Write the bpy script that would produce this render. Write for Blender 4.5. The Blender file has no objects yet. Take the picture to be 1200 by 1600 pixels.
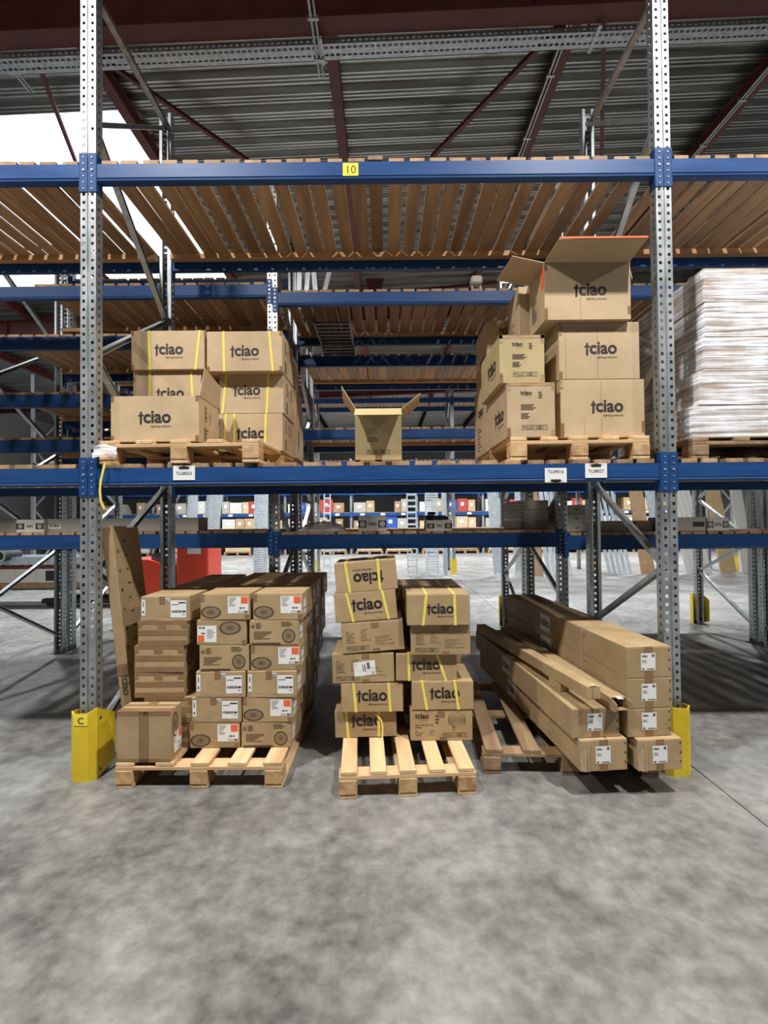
import bpy, math, random
from mathutils import Vector, Matrix
from math import radians as RAD, pi, sin, cos

S = bpy.context.scene
COL = S.collection
R = random.Random(7)

# ------------------------------------------------------------------ camera, world, lights, exposure
cd = bpy.data.cameras.new('camera')
cd.sensor_fit = 'VERTICAL'
cd.sensor_height = 36.0
cd.lens = 757.0 / 1600.0 * 36.0
cd.clip_end = 200
cam = bpy.data.objects.new('camera', cd)
COL.objects.link(cam)
cam.matrix_world = (Matrix.Translation((0, -2.89, 1.5)) @ Matrix.Rotation(pi / 2 + 0.01625, 4, 'X')
                    @ Matrix.Rotation(-0.0095, 4, 'Z'))
S.camera = cam

w = bpy.data.worlds.new('world')
S.world = w
w.use_nodes = True
w.node_tree.nodes['Background'].inputs[0].default_value = (0.75, 0.85, 1.0, 1)
w.node_tree.nodes['Background'].inputs[1].default_value = 1.0

S.view_settings.view_transform = 'Standard'
S.view_settings.look = 'None'
S.view_settings.gamma = 1.0
S.view_settings.use_curve_mapping = False
S.view_settings.exposure = 0.0


def area(loc, sx, sy, power, color=(1, 0.97, 0.92), rot=(0, 0, 0), spread=180):
    l = bpy.data.lights.new('hall_lamp', 'AREA')
    l.shape = 'RECTANGLE'
    l.size, l.size_y, l.energy, l.color = sx, sy, power, color
    l.spread = RAD(spread)
    o = bpy.data.objects.new('hall_lamp', l)
    COL.objects.link(o)
    o.location, o.rotation_euler = loc, rot
    return o


# high-bay lamps over the aisle the photographer stands in
for lx in (-6.4, -2.2, 2.0, 6.2):
    area((lx, -2.05, 6.0), 0.22, 0.22, 262, spread=150)
# dim point lights added at the high-bays to brighten girder and roof
for lx in (-6.4, -2.2, 2.0, 6.2):
    pl_ = bpy.data.lights.new('roof_fill_light', 'POINT')
    pl_.energy, pl_.shadow_soft_size, pl_.color = 32, 0.12, (1, 0.97, 0.92)
    po_ = bpy.data.objects.new('roof_fill_light', pl_)
    COL.objects.link(po_)
    po_.location = (lx, -2.05, 6.06)
# lamps over the aisle behind the racks, then added ones before the far shelves
for lx in (-7.0, -2.5, 2.0, 6.5):
    area((lx, 6.6, 6.6), 0.4, 0.3, 340, (0.95, 0.98, 1.0), spread=125)
for lx in (-7.0, -1.0, 5.0, 11.0):  # added instead of more rooflights, to brighten the far end
    area((lx, 14.5, 6.6), 1.4, 0.6, 820, (0.97, 0.98, 1.0), spread=130)

# ------------------------------------------------------------------ materials
MATS = {}


def newmat(name):
    m = bpy.data.materials.new(name)
    m.use_nodes = True
    nt = m.node_tree
    return m, nt, nt.nodes['Principled BSDF']


def nd(nt, t, **kw):
    n = nt.nodes.new(t)
    for k, v in kw.items():
        setattr(n, k, v)
    return n


def plain(name, col, rough=0.6, metal=0.0, spec=0.5):
    m, nt, b = newmat(name)
    b.inputs['Base Color'].default_value = (*col, 1)
    b.inputs['Roughness'].default_value = rough
    b.inputs['Metallic'].default_value = metal
    b.inputs['Specular IOR Level'].default_value = spec
    MATS[name] = m
    return m


def noisy(name, c1, c2, scale=(4, 4, 4), rough=(0.5, 0.6), metal=0.0, detail=4, bump=0.0, bscale=1.0,
          coord='Object', rnd=0.0, lo=0.35, hi=0.65, dist=0.0, spec=0.5):
    """two-colour noise on real surfaces, per-object brightness variation rnd"""
    m, nt, b = newmat(name)
    L = nt.links.new
    tc = nd(nt, 'ShaderNodeTexCoord')
    mp = nd(nt, 'ShaderNodeMapping')
    mp.inputs['Scale'].default_value = scale
    oi = nd(nt, 'ShaderNodeObjectInfo')
    add = nd(nt, 'ShaderNodeVectorMath', operation='ADD')
    sc = nd(nt, 'ShaderNodeMath', operation='MULTIPLY')
    sc.inputs[1].default_value = 37.0
    L(oi.outputs['Random'], sc.inputs[0])
    L(tc.outputs[coord], mp.inputs[0])
    L(mp.outputs[0], add.inputs[0])
    L(sc.outputs[0], add.inputs[1])
    no = nd(nt, 'ShaderNodeTexNoise')
    no.inputs['Scale'].default_value = 1.0
    no.inputs['Detail'].default_value = detail
    no.inputs['Distortion'].default_value = dist
    L(add.outputs[0], no.inputs['Vector'])
    cr = nd(nt, 'ShaderNodeValToRGB')
    cr.color_ramp.elements[0].position, cr.color_ramp.elements[1].position = lo, hi
    cr.color_ramp.elements[0].color = (*c1, 1)
    cr.color_ramp.elements[1].color = (*c2, 1)
    L(no.outputs[0], cr.inputs[0])
    out = cr.outputs[0]
    if rnd:
        hs = nd(nt, 'ShaderNodeHueSaturation')
        mr = nd(nt, 'ShaderNodeMapRange')
        mr.inputs['To Min'].default_value = 1 - rnd
        mr.inputs['To Max'].default_value = 1 + rnd
        L(oi.outputs['Random'], mr.inputs[0])
        L(mr.outputs[0], hs.inputs['Value'])
        L(out, hs.inputs['Color'])
        out = hs.outputs[0]
    L(out, b.inputs['Base Color'])
    mr2 = nd(nt, 'ShaderNodeMapRange')
    mr2.inputs['To Min'].default_value, mr2.inputs['To Max'].default_value = rough
    L(no.outputs[0], mr2.inputs[0])
    L(mr2.outputs[0], b.inputs['Roughness'])
    b.inputs['Metallic'].default_value = metal
    b.inputs['Specular IOR Level'].default_value = spec
    if bump:
        bp = nd(nt, 'ShaderNodeBump')
        bp.inputs['Strength'].default_value = bump
        bp.inputs['Distance'].default_value = 0.01 * bscale
        L(no.outputs[0], bp.inputs['Height'])
        L(bp.outputs[0], b.inputs['Normal'])
    MATS[name] = m
    return m


noisy('cardboard', (0.335, 0.234, 0.12), (0.395, 0.282, 0.152), (7, 7, 7), (0.65, 0.8), rnd=0.07, bump=0.03)
noisy('cardboard_light', (0.43, 0.315, 0.19), (0.50, 0.37, 0.23), (6, 6, 6), (0.65, 0.8), rnd=0.04, bump=0.03)
noisy('cardboard_olive', (0.40, 0.31, 0.15), (0.46, 0.36, 0.185), (6, 6, 6), (0.6, 0.8), rnd=0.03, bump=0.03)
noisy('cardboard_brown', (0.27, 0.165, 0.085), (0.33, 0.21, 0.115), (7, 7, 7), (0.6, 0.8), rnd=0.10, bump=0.03)
noisy('cardboard_inside', (0.33, 0.23, 0.135), (0.38, 0.27, 0.16), (9, 9, 9), (0.75, 0.85))
noisy('tape', (0.215, 0.125, 0.06), (0.25, 0.15, 0.075), (10, 10, 10), (0.2, 0.35))
noisy('tape_clear', (0.30, 0.20, 0.11), (0.44, 0.32, 0.2), (14, 60, 60), (0.12, 0.35), bump=0.3)
noisy('galvanised', (0.34, 0.37, 0.39), (0.49, 0.53, 0.555), (18, 18, 5), (0.33, 0.5), metal=0.75, rnd=0.05)
noisy('galvanised_bright', (0.55, 0.63, 0.68), (0.72, 0.79, 0.83), (20, 20, 8), (0.3, 0.45), metal=0.55, rnd=0.08)
noisy('steel_dark', (0.10, 0.105, 0.11), (0.16, 0.165, 0.17), (14, 14, 14), (0.4, 0.55), metal=0.6)
noisy('blue_paint', (0.006, 0.045, 0.165), (0.009, 0.06, 0.205), (3, 30, 30), (0.42, 0.55), rnd=0.04, spec=0.35)
noisy('red_steel', (0.085, 0.018, 0.016), (0.125, 0.03, 0.026), (3, 3, 3), (0.5, 0.65))
noisy('plank_wood', (0.26, 0.148, 0.072), (0.41, 0.258, 0.14), (14, 1.1, 14), (0.6, 0.8), rnd=0.24, detail=5, dist=0.6, bump=0.06)
noisy('batten_wood', (0.42, 0.23, 0.10), (0.60, 0.36, 0.18), (1.1, 14, 14), (0.6, 0.8), rnd=0.1, detail=5, dist=0.6)
noisy('pallet_slat', (0.52, 0.335, 0.165), (0.70, 0.49, 0.28), (16, 1.3, 16), (0.6, 0.8), rnd=0.10, detail=5, dist=0.6, bump=0.08)
noisy('pallet_cross', (0.50, 0.31, 0.15), (0.67, 0.46, 0.26), (1.3, 16, 16), (0.6, 0.8), rnd=0.08, detail=5, dist=0.6, bump=0.08)
noisy('pallet_block', (0.36, 0.21, 0.095), (0.56, 0.37, 0.19), (20, 20, 20), (0.7, 0.85), rnd=0.12, detail=6, bump=0.1)
noisy('pallet_old', (0.20, 0.125, 0.065), (0.33, 0.22, 0.125), (14, 1.5, 14), (0.7, 0.85), rnd=0.12, detail=5, dist=0.6)
noisy('yellow_paint', (0.62, 0.44, 0.012), (0.75, 0.56, 0.03), (6, 6, 6), (0.35, 0.5), rnd=0.03)
noisy('yellow_strap', (0.72, 0.60, 0.10), (0.80, 0.68, 0.16), (20, 20, 20), (0.35, 0.45))
plain('white_paper', (0.74, 0.75, 0.76), 0.55)
plain('yellow_label', (0.85, 0.70, 0.06), 0.5)
plain('ink_black', (0.016, 0.014, 0.013), 0.6)
plain('ink_brown', (0.075, 0.050, 0.032), 0.7)
plain('ink_faint', (0.15, 0.10, 0.06), 0.7)
plain('ink_shade', (0.225, 0.155, 0.09), 0.75)
plain('orange_print', (0.78, 0.13, 0.035), 0.5)
plain('pale_blue_print', (0.55, 0.68, 0.78), 0.5)
plain('black_plastic', (0.02, 0.021, 0.024), 0.45)
plain('grey_plastic', (0.10, 0.11, 0.125), 0.4)
plain('red_body', (0.68, 0.055, 0.022), 0.35)
plain('rubber', (0.025, 0.025, 0.027), 0.8)
plain('bolt_zinc', (0.75, 0.77, 0.78), 0.3, 0.7)
plain('carton_white', (0.50, 0.485, 0.45), 0.65)
plain('carton_grey', (0.33, 0.315, 0.285), 0.65)
plain('green_box', (0.03, 0.17, 0.065), 0.5)
plain('blue_box', (0.02, 0.07, 0.30), 0.5)
plain('red_box', (0.36, 0.045, 0.035), 0.5)
plain('dark_gap', (0.02, 0.018, 0.016), 0.9)
noisy('wall_panel', (0.48, 0.49, 0.49), (0.55, 0.56, 0.56), (0.6, 0.6, 0.6), (0.5, 0.6))
noisy('wall_dark', (0.09, 0.085, 0.08), (0.14, 0.13, 0.12), (0.6, 0.6, 0.6), (0.5, 0.6))  # unseen wall behind the camera, darkened to cut light bounced onto the racks
noisy('roof_metal', (0.25, 0.255, 0.248), (0.46, 0.465, 0.45), (0.5, 9, 9), (0.22, 0.40), metal=0.92)


def mat_floor():
    m, nt, b = newmat('concrete')
    L = nt.links.new
    tc = nd(nt, 'ShaderNodeTexCoord')

    def noise(scale, detail, dist=0.0, mapping=None):
        n = nd(nt, 'ShaderNodeTexNoise')
        n.inputs['Scale'].default_value = scale
        n.inputs['Detail'].default_value = detail
        n.inputs['Roughness'].default_value = 0.62
        n.inputs['Distortion'].default_value = dist
        if mapping:
            mp = nd(nt, 'ShaderNodeMapping')
            mp.inputs['Scale'].default_value = mapping[0]
            mp.inputs['Rotation'].default_value = mapping[1]
            L(tc.outputs['Object'], mp.inputs[0])
            L(mp.outputs[0], n.inputs['Vector'])
        else:
            L(tc.outputs['Object'], n.inputs['Vector'])
        return n

    a = noise(1.5, 12, 0.5)
    c = noise(11.0, 12)
    d = noise(0.55, 4, 0.3)
    sc = [noise(5.0, 3, 0.6, ((1.0, 14.0, 1), (0, 0, r))) for r in (0.5, 1.9)]

    def madd(src, k, prev=None):
        n = nd(nt, 'ShaderNodeMath', operation='MULTIPLY_ADD')
        n.inputs[1].default_value = k
        n.inputs[2].default_value = 0.0
        L(src, n.inputs[0])
        if prev is not None:
            L(prev, n.inputs[2])
        return n.outputs[0]

    v = madd(a.outputs[0], 0.40)
    v = madd(c.outputs[0], 0.38, v)
    v = madd(d.outputs[0], 0.22, v)
    cr = nd(nt, 'ShaderNodeValToRGB')
    e = cr.color_ramp.elements
    e[0].position, e[0].color = 0.39, (0.078, 0.077, 0.073, 1)
    e[1].position, e[1].color = 0.61, (0.275, 0.273, 0.261, 1)
    n3 = e.new(0.5)
    n3.color = (0.170, 0.169, 0.162, 1)
    L(v, cr.inputs[0])
    col = cr.outputs[0]
    for q in sc:            # faint scuffs of truck wheels and dragged pallets
        r2 = nd(nt, 'ShaderNodeMapRange')
        r2.inputs['From Min'].default_value, r2.inputs['From Max'].default_value = 0.62, 0.75
        r2.inputs['To Min'].default_value, r2.inputs['To Max'].default_value = 0.0, 0.30
        L(q.outputs[0], r2.inputs[0])
        mxn = nd(nt, 'ShaderNodeMixRGB')
        mxn.inputs[2].default_value = (0.10, 0.10, 0.097, 1)
        L(r2.outputs[0], mxn.inputs[0])
        L(col, mxn.inputs[1])
        col = mxn.outputs[0]
    L(col, b.inputs['Base Color'])
    mr = nd(nt, 'ShaderNodeMapRange')
    mr.inputs['To Min'].default_value, mr.inputs['To Max'].default_value = 0.30, 0.55
    L(c.outputs[0], mr.inputs[0])
    L(mr.outputs[0], b.inputs['Roughness'])
    bp = nd(nt, 'ShaderNodeBump')
    bp.inputs['Strength'].default_value = 0.08
    bp.inputs['Distance'].default_value = 0.01
    L(c.outputs[0], bp.inputs['Height'])
    L(bp.outputs[0], b.inputs['Normal'])
    MATS['concrete'] = m


def mat_skylight():
    m, nt, b = newmat('rooflight_sheet')
    b.inputs['Base Color'].default_value = (0.9, 0.93, 0.95, 1)
    b.inputs['Emission Color'].default_value = (0.95, 0.98, 1.0, 1)
    b.inputs['Emission Strength'].default_value = 1.7
    MATS['rooflight_sheet'] = m


def mat_film():
    m, nt, b = newmat('stretch_film')
    L = nt.links.new
    tc = nd(nt, 'ShaderNodeTexCoord')
    mp = nd(nt, 'ShaderNodeMapping')
    mp.inputs['Scale'].default_value = (2.0, 2.0, 55)
    mp.inputs['Rotation'].default_value = (0, 0.03, 0)
    n = nd(nt, 'ShaderNodeTexNoise')
    n.inputs['Scale'].default_value = 1.0
    n.inputs['Detail'].default_value = 6
    n.inputs['Distortion'].default_value = 0.5
    L(tc.outputs['Object'], mp.inputs[0])
    L(mp.outputs[0], n.inputs['Vector'])
    n2 = nd(nt, 'ShaderNodeTexNoise')
    n2.inputs['Scale'].default_value = 6.0
    n2.inputs['Detail'].default_value = 3
    L(tc.outputs['Object'], n2.inputs['Vector'])
    ad = nd(nt, 'ShaderNodeMath', operation='MULTIPLY_ADD')
    ad.inputs[1].default_value = 0.5
    L(n2.outputs[0], ad.inputs[0])
    L(n.outputs[0], ad.inputs[2])
    mr = nd(nt, 'ShaderNodeMapRange')
    mr.inputs['From Min'].default_value, mr.inputs['From Max'].default_value = 0.58, 0.90
    mr.inputs['To Min'].default_value, mr.inputs['To Max'].default_value = 0.18, 1.0  # glare streaks put into the alpha as denser white bands
    L(ad.outputs[0], mr.inputs[0])
    L(mr.outputs[0], b.inputs['Alpha'])
    b.inputs['Base Color'].default_value = (0.88, 0.89, 0.95, 1)
    b.inputs['Roughness'].default_value = 0.16
    b.inputs['Coat Weight'].default_value = 0.6
    bp = nd(nt, 'ShaderNodeBump')
    bp.inputs['Strength'].default_value = 0.7
    bp.inputs['Distance'].default_value = 0.01
    L(ad.outputs[0], bp.inputs['Height'])
    L(bp.outputs[0], b.inputs['Normal'])
    MATS['stretch_film'] = m


mat_floor()
mat_skylight()
mat_film()
M = MATS


# ------------------------------------------------------------------ mesh helpers
class MB:
    def __init__(s):
        s.v, s.f = [], []

    def add(s, vs, fs):
        n = len(s.v)
        s.v += [tuple(v) for v in vs]
        s.f += [tuple(i + n for i in f) for f in fs]
        return s

    def box(s, x0, x1, y0, y1, z0, z1, mtx=None):
        vs = [Vector((x, y, z)) for z in (z0, z1) for y in (y0, y1) for x in (x0, x1)]
        if mtx:
            vs = [mtx @ v for v in vs]
        return s.add(vs, [(0, 2, 3, 1), (4, 5, 7, 6), (0, 1, 5, 4), (2, 6, 7, 3), (0, 4, 6, 2), (1, 3, 7, 5)])

    def cbox(s, x0, x1, y0, y1, z0, z1, c=0.004):
        """box with chamfered edges"""
        X, Y, Z = (x0, x1), (y0, y1), (z0, z1)
        vs, idx = [], {}
        for i in (0, 1):
            for j in (0, 1):
                for k in (0, 1):
                    sx, sy, sz = (1, -1)[i] * c, (1, -1)[j] * c, (1, -1)[k] * c
                    for a in range(3):
                        p = [X[i] + sx, Y[j] + sy, Z[k] + sz]
                        p[a] = (X[i], Y[j], Z[k])[a]
                        idx[i, j, k, a] = len(vs)
                        vs.append(p)
        g = lambda i, j, k, a: idx[i, j, k, a]
        fs = []
        for i in (0, 1):
            fs.append([g(i, 0, 0, 0), g(i, 1, 0, 0), g(i, 1, 1, 0), g(i, 0, 1, 0)][::(-1 if i == 0 else 1)])
            fs.append([g(0, i, 0, 1), g(1, i, 0, 1), g(1, i, 1, 1), g(0, i, 1, 1)][::(1 if i == 0 else -1)])
            fs.append([g(0, 0, i, 2), g(1, 0, i, 2), g(1, 1, i, 2), g(0, 1, i, 2)][::(-1 if i == 0 else 1)])
        for i in (0, 1):
            for j in (0, 1):
                fs.append([g(i, j, 0, 0), g(i, j, 1, 0), g(i, j, 1, 1), g(i, j, 0, 1)])
                fs.append([g(i, 0, j, 0), g(i, 1, j, 0), g(i, 1, j, 2), g(i, 0, j, 2)])
                fs.append([g(0, i, j, 1), g(1, i, j, 1), g(1, i, j, 2), g(0, i, j, 2)])
                for k in (0, 1):
                    fs.append([g(i, j, k, 0), g(i, j, k, 1), g(i, j, k, 2)])
        return s.add(vs, fs)

    def bar(s, p, q, w, h, up=(0, 0, 1)):
        """square bar from p to q, w wide and h along up"""
        p, q = Vector(p), Vector(q)
        d = (q - p).normalized()
        u = Vector(up)
        a = d.cross(u).normalized() * w / 2
        b = a.cross(d).normalized() * h / 2
        vs = [p - a - b, p + a - b, p + a + b, p - a + b, q - a - b, q + a - b, q + a + b, q - a + b]
        return s.add(vs, [(3, 2, 1, 0), (4, 5, 6, 7), (0, 1, 5, 4), (1, 2, 6, 5), (2, 3, 7, 6), (3, 0, 4, 7)])

    def channel(s, p, q, w, h, t=0.004, up=(0, 0, 1)):
        """C channel: web w, flanges h along up"""
        p, q = Vector(p), Vector(q)
        d = (q - p).normalized()
        a = d.cross(Vector(up)).normalized()
        b = a.cross(d).normalized()
        prof = [(-w / 2, h), (-w / 2, 0), (w / 2, 0), (w / 2, h), (w / 2 - t, h), (w / 2 - t, t), (-w / 2 + t, t), (-w / 2 + t, h)]
        vs = [o + a * x + b * y for o in (p, q) for x, y in prof]
        n = len(prof)
        return s.add(vs, [tuple(range(n))[::-1], tuple(range(n, 2 * n))] + [(i, (i + 1) % n, (i + 1) % n + n, i + n) for i in range(n)])

    def prism(s, poly, axis, a, b):
        """extrude a 2-D polygon (other two axes in x,y,z order) from a to b along axis"""
        def mk(u, v, t):
            p = [u, v]
            p.insert(axis, t)
            return p
        n = len(poly)
        vs = [mk(u, v, a) for u, v in poly] + [mk(u, v, b) for u, v in poly]
        return s.add(vs, [tuple(range(n))[::-1], tuple(range(n, 2 * n))] + [(i, (i + 1) % n, (i + 1) % n + n, i + n) for i in range(n)])

    def cyl(s, p, q, r, n=12):
        p, q = Vector(p), Vector(q)
        d = (q - p).normalized()
        a = d.orthogonal().normalized()
        b = d.cross(a)
        vs = [o + (a * cos(2 * pi * i / n) + b * sin(2 * pi * i / n)) * r for o in (p, q) for i in range(n)]
        return s.add(vs, [tuple(range(n))[::-1], tuple(range(n, 2 * n))] + [(i, (i + 1) % n, (i + 1) % n + n, i + n) for i in range(n)])

    def tube(s, pts, w, t):
        for i in range(len(pts) - 1):
            s.bar(pts[i], pts[i + 1], w, t, (0, 1, 0.01))
        return s

    def ring(s, cx, cy, rx, ry, t, n=28, z=0.0):
        """flat ring in local xy"""
        vs = []
        for i in range(n):
            c_, s_ = cos(2 * pi * i / n), sin(2 * pi * i / n)
            vs += [(cx + rx * c_, cy + ry * s_, z), (cx + (rx - t) * c_, cy + (ry - t * ry / rx) * s_, z)]
        return s.add(vs, [(2 * i, 2 * ((i + 1) % n), 2 * ((i + 1) % n) + 1, 2 * i + 1) for i in range(n)])

    def disc(s, cx, cy, rx, ry, n=24, z=0.0):
        return s.add([(cx + rx * cos(2 * pi * i / n), cy + ry * sin(2 * pi * i / n), z) for i in range(n)], [tuple(range(n))])

    def rect(s, x0, x1, y0, y1, z=0.0):
        return s.add([(x0, y0, z), (x1, y0, z), (x1, y1, z), (x0, y1, z)], [(0, 1, 2, 3)])

    def mesh(s, name, mat, smooth=False):
        me = bpy.data.meshes.new(name)
        me.from_pydata(s.v, [], s.f)
        me.update()
        if mat:
            me.materials.append(M[mat] if isinstance(mat, str) else mat)
        if smooth:
            for p in me.polygons:
                p.use_smooth = True
        return me

    def build(s, name, mat, parent=None, smooth=False):
        return put(name, s.mesh(name, mat, smooth), parent)


def put(name, me, parent=None, loc=None, rot=None):
    o = bpy.data.objects.new(name, me)
    if name in ('label_print', 'barcode', 'fine_print', 'handling_symbols'):
        o['kind'] = 'stuff'
    COL.objects.link(o)
    if parent:
        o.parent = parent
    if loc is not None:
        o.location = loc
    if rot is not None:
        o.rotation_euler = rot
    return o


def thing(name, label, cat, loc=(0, 0, 0), rot=(0, 0, 0), group=None):
    o = bpy.data.objects.new(name, None)
    o.empty_display_size = 0.1
    COL.objects.link(o)
    o.location, o.rotation_euler = loc, rot
    tag(o, label, cat, group, 'thing')
    return o


def tag(o, label=None, cat=None, group=None, kind=None):
    if label: o['label'] = label
    if cat: o['category'] = cat
    if group: o['group'] = group
    if kind: o['kind'] = kind
    return o


def struct(name, mb, mat, parent=None):
    o = mb.build(name, mat, parent)
    if not parent:
        o['kind'] = 'structure'
    return o


TXT = {}


def text_mesh(s, size, mat, bold=0.0, align='LEFT', gap=1.0):
    key = (s, size, mat, bold, align, gap)
    if key in TXT:
        return TXT[key]
    cu = bpy.data.curves.new('lettering', 'FONT')
    cu.body, cu.size, cu.offset, cu.align_x, cu.space_line = s, size, bold * size, align, gap
    cu.resolution_u = 3
    o = bpy.data.objects.new('lettering', cu)
    COL.objects.link(o)
    dg = bpy.context.evaluated_depsgraph_get()
    me = bpy.data.meshes.new_from_object(o.evaluated_get(dg))
    bpy.data.objects.remove(o)
    me.materials.clear()
    me.materials.append(M[mat])
    TXT[key] = me
    return me


def logo_mesh(mat='ink_black', small=True):
    """wordmark, about 1.0 wide: t with a dagger-like stem, then ciao, tag line below right"""
    key = ('logo', mat, small)
    if key in TXT:
        return TXT[key]
    mb = MB()
    a = text_mesh('ciao', 0.48, mat, 0.026)
    xs = [v.co.x for v in a.vertices]
    o_ = text_mesh('o', 0.48, mat, 0.026)
    ys = [v.co.y for v in o_.vertices]
    k = 0.835 / (max(xs) - min(xs))
    ky = 0.285 / (max(ys) - min(ys))
    mb.add([(0.165 + (v.co.x - min(xs)) * k, (v.co.y - min(ys)) * ky, 0) for v in a.vertices], [tuple(p.vertices) for p in a.polygons])
    mb.add([(0.055, -0.05, 0), (0.118, -0.02, 0), (0.118, 0.355, 0), (0.098, 0.365, 0), (0.055, 0.315, 0)], [(0, 1, 2, 3, 4)])
    mb.add([(0.0, 0.215, 0.0), (0.055, 0.215, 0), (0.055, 0.265, 0), (0.0, 0.245, 0)], [(0, 1, 2, 3)])
    mb.add([(0.118, 0.215, 0.0), (0.172, 0.215, 0), (0.172, 0.265, 0), (0.118, 0.265, 0)], [(0, 1, 2, 3)])
    if small:
        b = text_mesh('lighting solution', 0.1, mat, 0.0)
        xs = [v.co.x for v in b.vertices]
        k = 0.61 / (max(xs) - min(xs))
        mb.add([(0.39 + (v.co.x - min(xs)) * k, -0.125 + v.co.y * k, 0) for v in b.vertices], [tuple(p.vertices) for p in b.polygons])
    me = mb.mesh('printed_logo', mat)
    TXT[key] = me
    return me


# ------------------------------------------------------------------ building shell
SL = 0.037          # roof slope along X
XA, XB, YA, YB = -17.0, 17.0, -9.0, 27.0


def floor_slabs():
    root = tag(put('floor', None), kind='structure')
    base = MB().box(XA, XB, YA, YB, -0.30, -0.015)
    base.build('sub_base', 'dark_gap', root)
    xs, ys = [XA, -10.3, -4.2, 1.84, 7.9, XB], [YA, -5.3, 6.85, 12.9, 19.0, YB]
    g = 0.004
    for i in range(5):
        for j in range(5):
            MB().box(xs[i] + g, xs[i + 1] - g, ys[j] + g, ys[j + 1] - g, -0.10, 0.0).build('floor_slab', 'concrete', root)


def corrugated(name, x0, x1, y0, y1):
    mb = MB()
    prof = [(0, 0), (.02, 0), (.03, .02), (.045, .02), (.055, 0), (.075, 0), (.085, .02), (.10, .02), (.11, 0), (.125, 0), (.15, .075), (.18, .075),
            (.19, .058), (.20, .058), (.21, .075), (.245, .075)]
    pts = []
    y = y0
    while y < y1:
        pts += [(min(y + a, y1), b) for a, b in prof]
        y += 0.27
    vs = []
    for a, b in pts:
        for x in (x0, x1):
            vs.append((x, a, 7.18 + SL * x + b))
    fs = [(2 * i, 2 * i + 1, 2 * i + 3, 2 * i + 2) for i in range(len(pts) - 1)]
    mb.add(vs, fs)
    return mb


def ibeam_y(x, z, y0, y1, h, wd, t=0.014):
    mb = MB()
    mb.box(x - wd / 2, x + wd / 2, y0, y1, z, z + t)
    mb.box(x - wd / 2, x + wd / 2, y0, y1, z + h - t, z + h)
    mb.box(x - t / 2, x + t / 2, y0, y1, z + t, z + h - t)
    return mb


floor_slabs()
roof = tag(put('ceiling', None), kind='structure')
SKX, SKY0, SKY1 = -3.36, 3.56, 8.2
corrugated('', SKX, XB, YA, YB).build('roof_sheet', 'roof_metal', roof)
corrugated('', XA, SKX, YA, SKY0).build('roof_sheet', 'roof_metal', roof)
corrugated('', XA, SKX, SKY1, YB).build('roof_sheet', 'roof_metal', roof)
for x0, x1 in ((SKX, -6.14), (-6.14, -8.92), (-8.92, -11.7), (-11.7, -14.48)):
    mb = MB()
    a, b = min(x0, x1), max(x0, x1)
    z0, z1 = 7.24 + SL * a, 7.24 + SL * b
    mb.add([(a, SKY0, z0), (b, SKY0, z1), (b, SKY1, z1), (a, SKY1, z0), (a, SKY0, z0 + .02), (b, SKY0, z1 + .02), (b, SKY1, z1 + .02), (a, SKY1, z0 + .02)],
           [(0, 1, 2, 3), (4, 7, 6, 5), (0, 4, 5, 1), (1, 5, 6, 2), (2, 6, 7, 3), (3, 7, 4, 0)])
    mb.build('rooflight_pane', 'rooflight_sheet', roof)
    mb = MB()
MB().box(XA, XA + .1, YA, YB, 0, 8)
for nm, bx in (('wall_left', (XA - .2, XA, YA, YB)), ('wall_right', (XB, XB + .2, YA, YB)), ('wall_back', (XA, XB, YB, YB + .2)), ('wall_front', (XA, XB, YA - .2, YA))):
    struct(nm, MB().box(*bx, 0, 8.2), 'wall_panel' if nm != 'wall_front' else 'wall_dark')

# red roof steel: purlins along Y on a girder along X
n = 0
for x in (-14.48, -11.7, -8.92, -6.14, -3.36, -0.56, 2.22, 5.0, 7.78, 10.56, 13.34):
    n += 1
    o = ibeam_y(x, 7.0 + SL * x, YA, YB, 0.18, 0.13).build('roof_purlin', 'red_steel')
    tag(o, kind='structure')


def girder(y, h=0.42, z=6.58):
    mb = MB()
    def sl(x0, x1, ya, yb, za, zb):
        mb.add([(x, yy, zz + SL * x) for zz in (za, zb) for yy in (ya, yb) for x in (x0, x1)],
               [(0, 2, 3, 1), (4, 5, 7, 6), (0, 1, 5, 4), (2, 6, 7, 3), (0, 4, 6, 2), (1, 3, 7, 5)])
    sl(XA, XB, y - .1, y + .1, z, z + .016)
    sl(XA, XB, y - .1, y + .1, z + h - .016, z + h)
    sl(XA, XB, y - .007, y + .007, z + .016, z + h - .016)
    x = XA + 1.9
    while x < XB:
        sl(x, x + .012, y - .09, y + .09, z + .016, z + h - .016)
        x += 5.56
    return tag(mb.build('roof_girder', 'red_steel'), kind='structure')


girder(1.99)
girder(9.4)
girder(16.8)
girder(-5.4)
for p, q, t in (((2.013, 2.412, 6.98), (0.775, 4.32, 6.96), 0.055), ((-3.25, 2.60, 6.88), (-1.92, 4.37, 6.90), 0.05),
                ((2.37, 2.12, 6.92), (3.32, 4.30, 6.95), 0.05), ((-3.95, 2.62, 6.82), (-4.56, 4.35, 6.82), 0.045),
                ((-5.0, 7.45, 6.20), (0.0, 7.5, 6.38), 0.06), ((0.0, 7.5, 6.38), (5.5, 7.45, 6.85), 0.06)):
    tag(MB().bar(p, q, t, t).build('roof_brace', 'red_steel'), kind='structure')
gp = MB().prism([(-0.35, 6.70), (0.05, 6.70), (-0.05, 6.30), (-0.25, 6.30)], 1, 7.45, 7.47)
tag(gp.build('gusset_plate', 'red_steel'), kind='structure')


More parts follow.
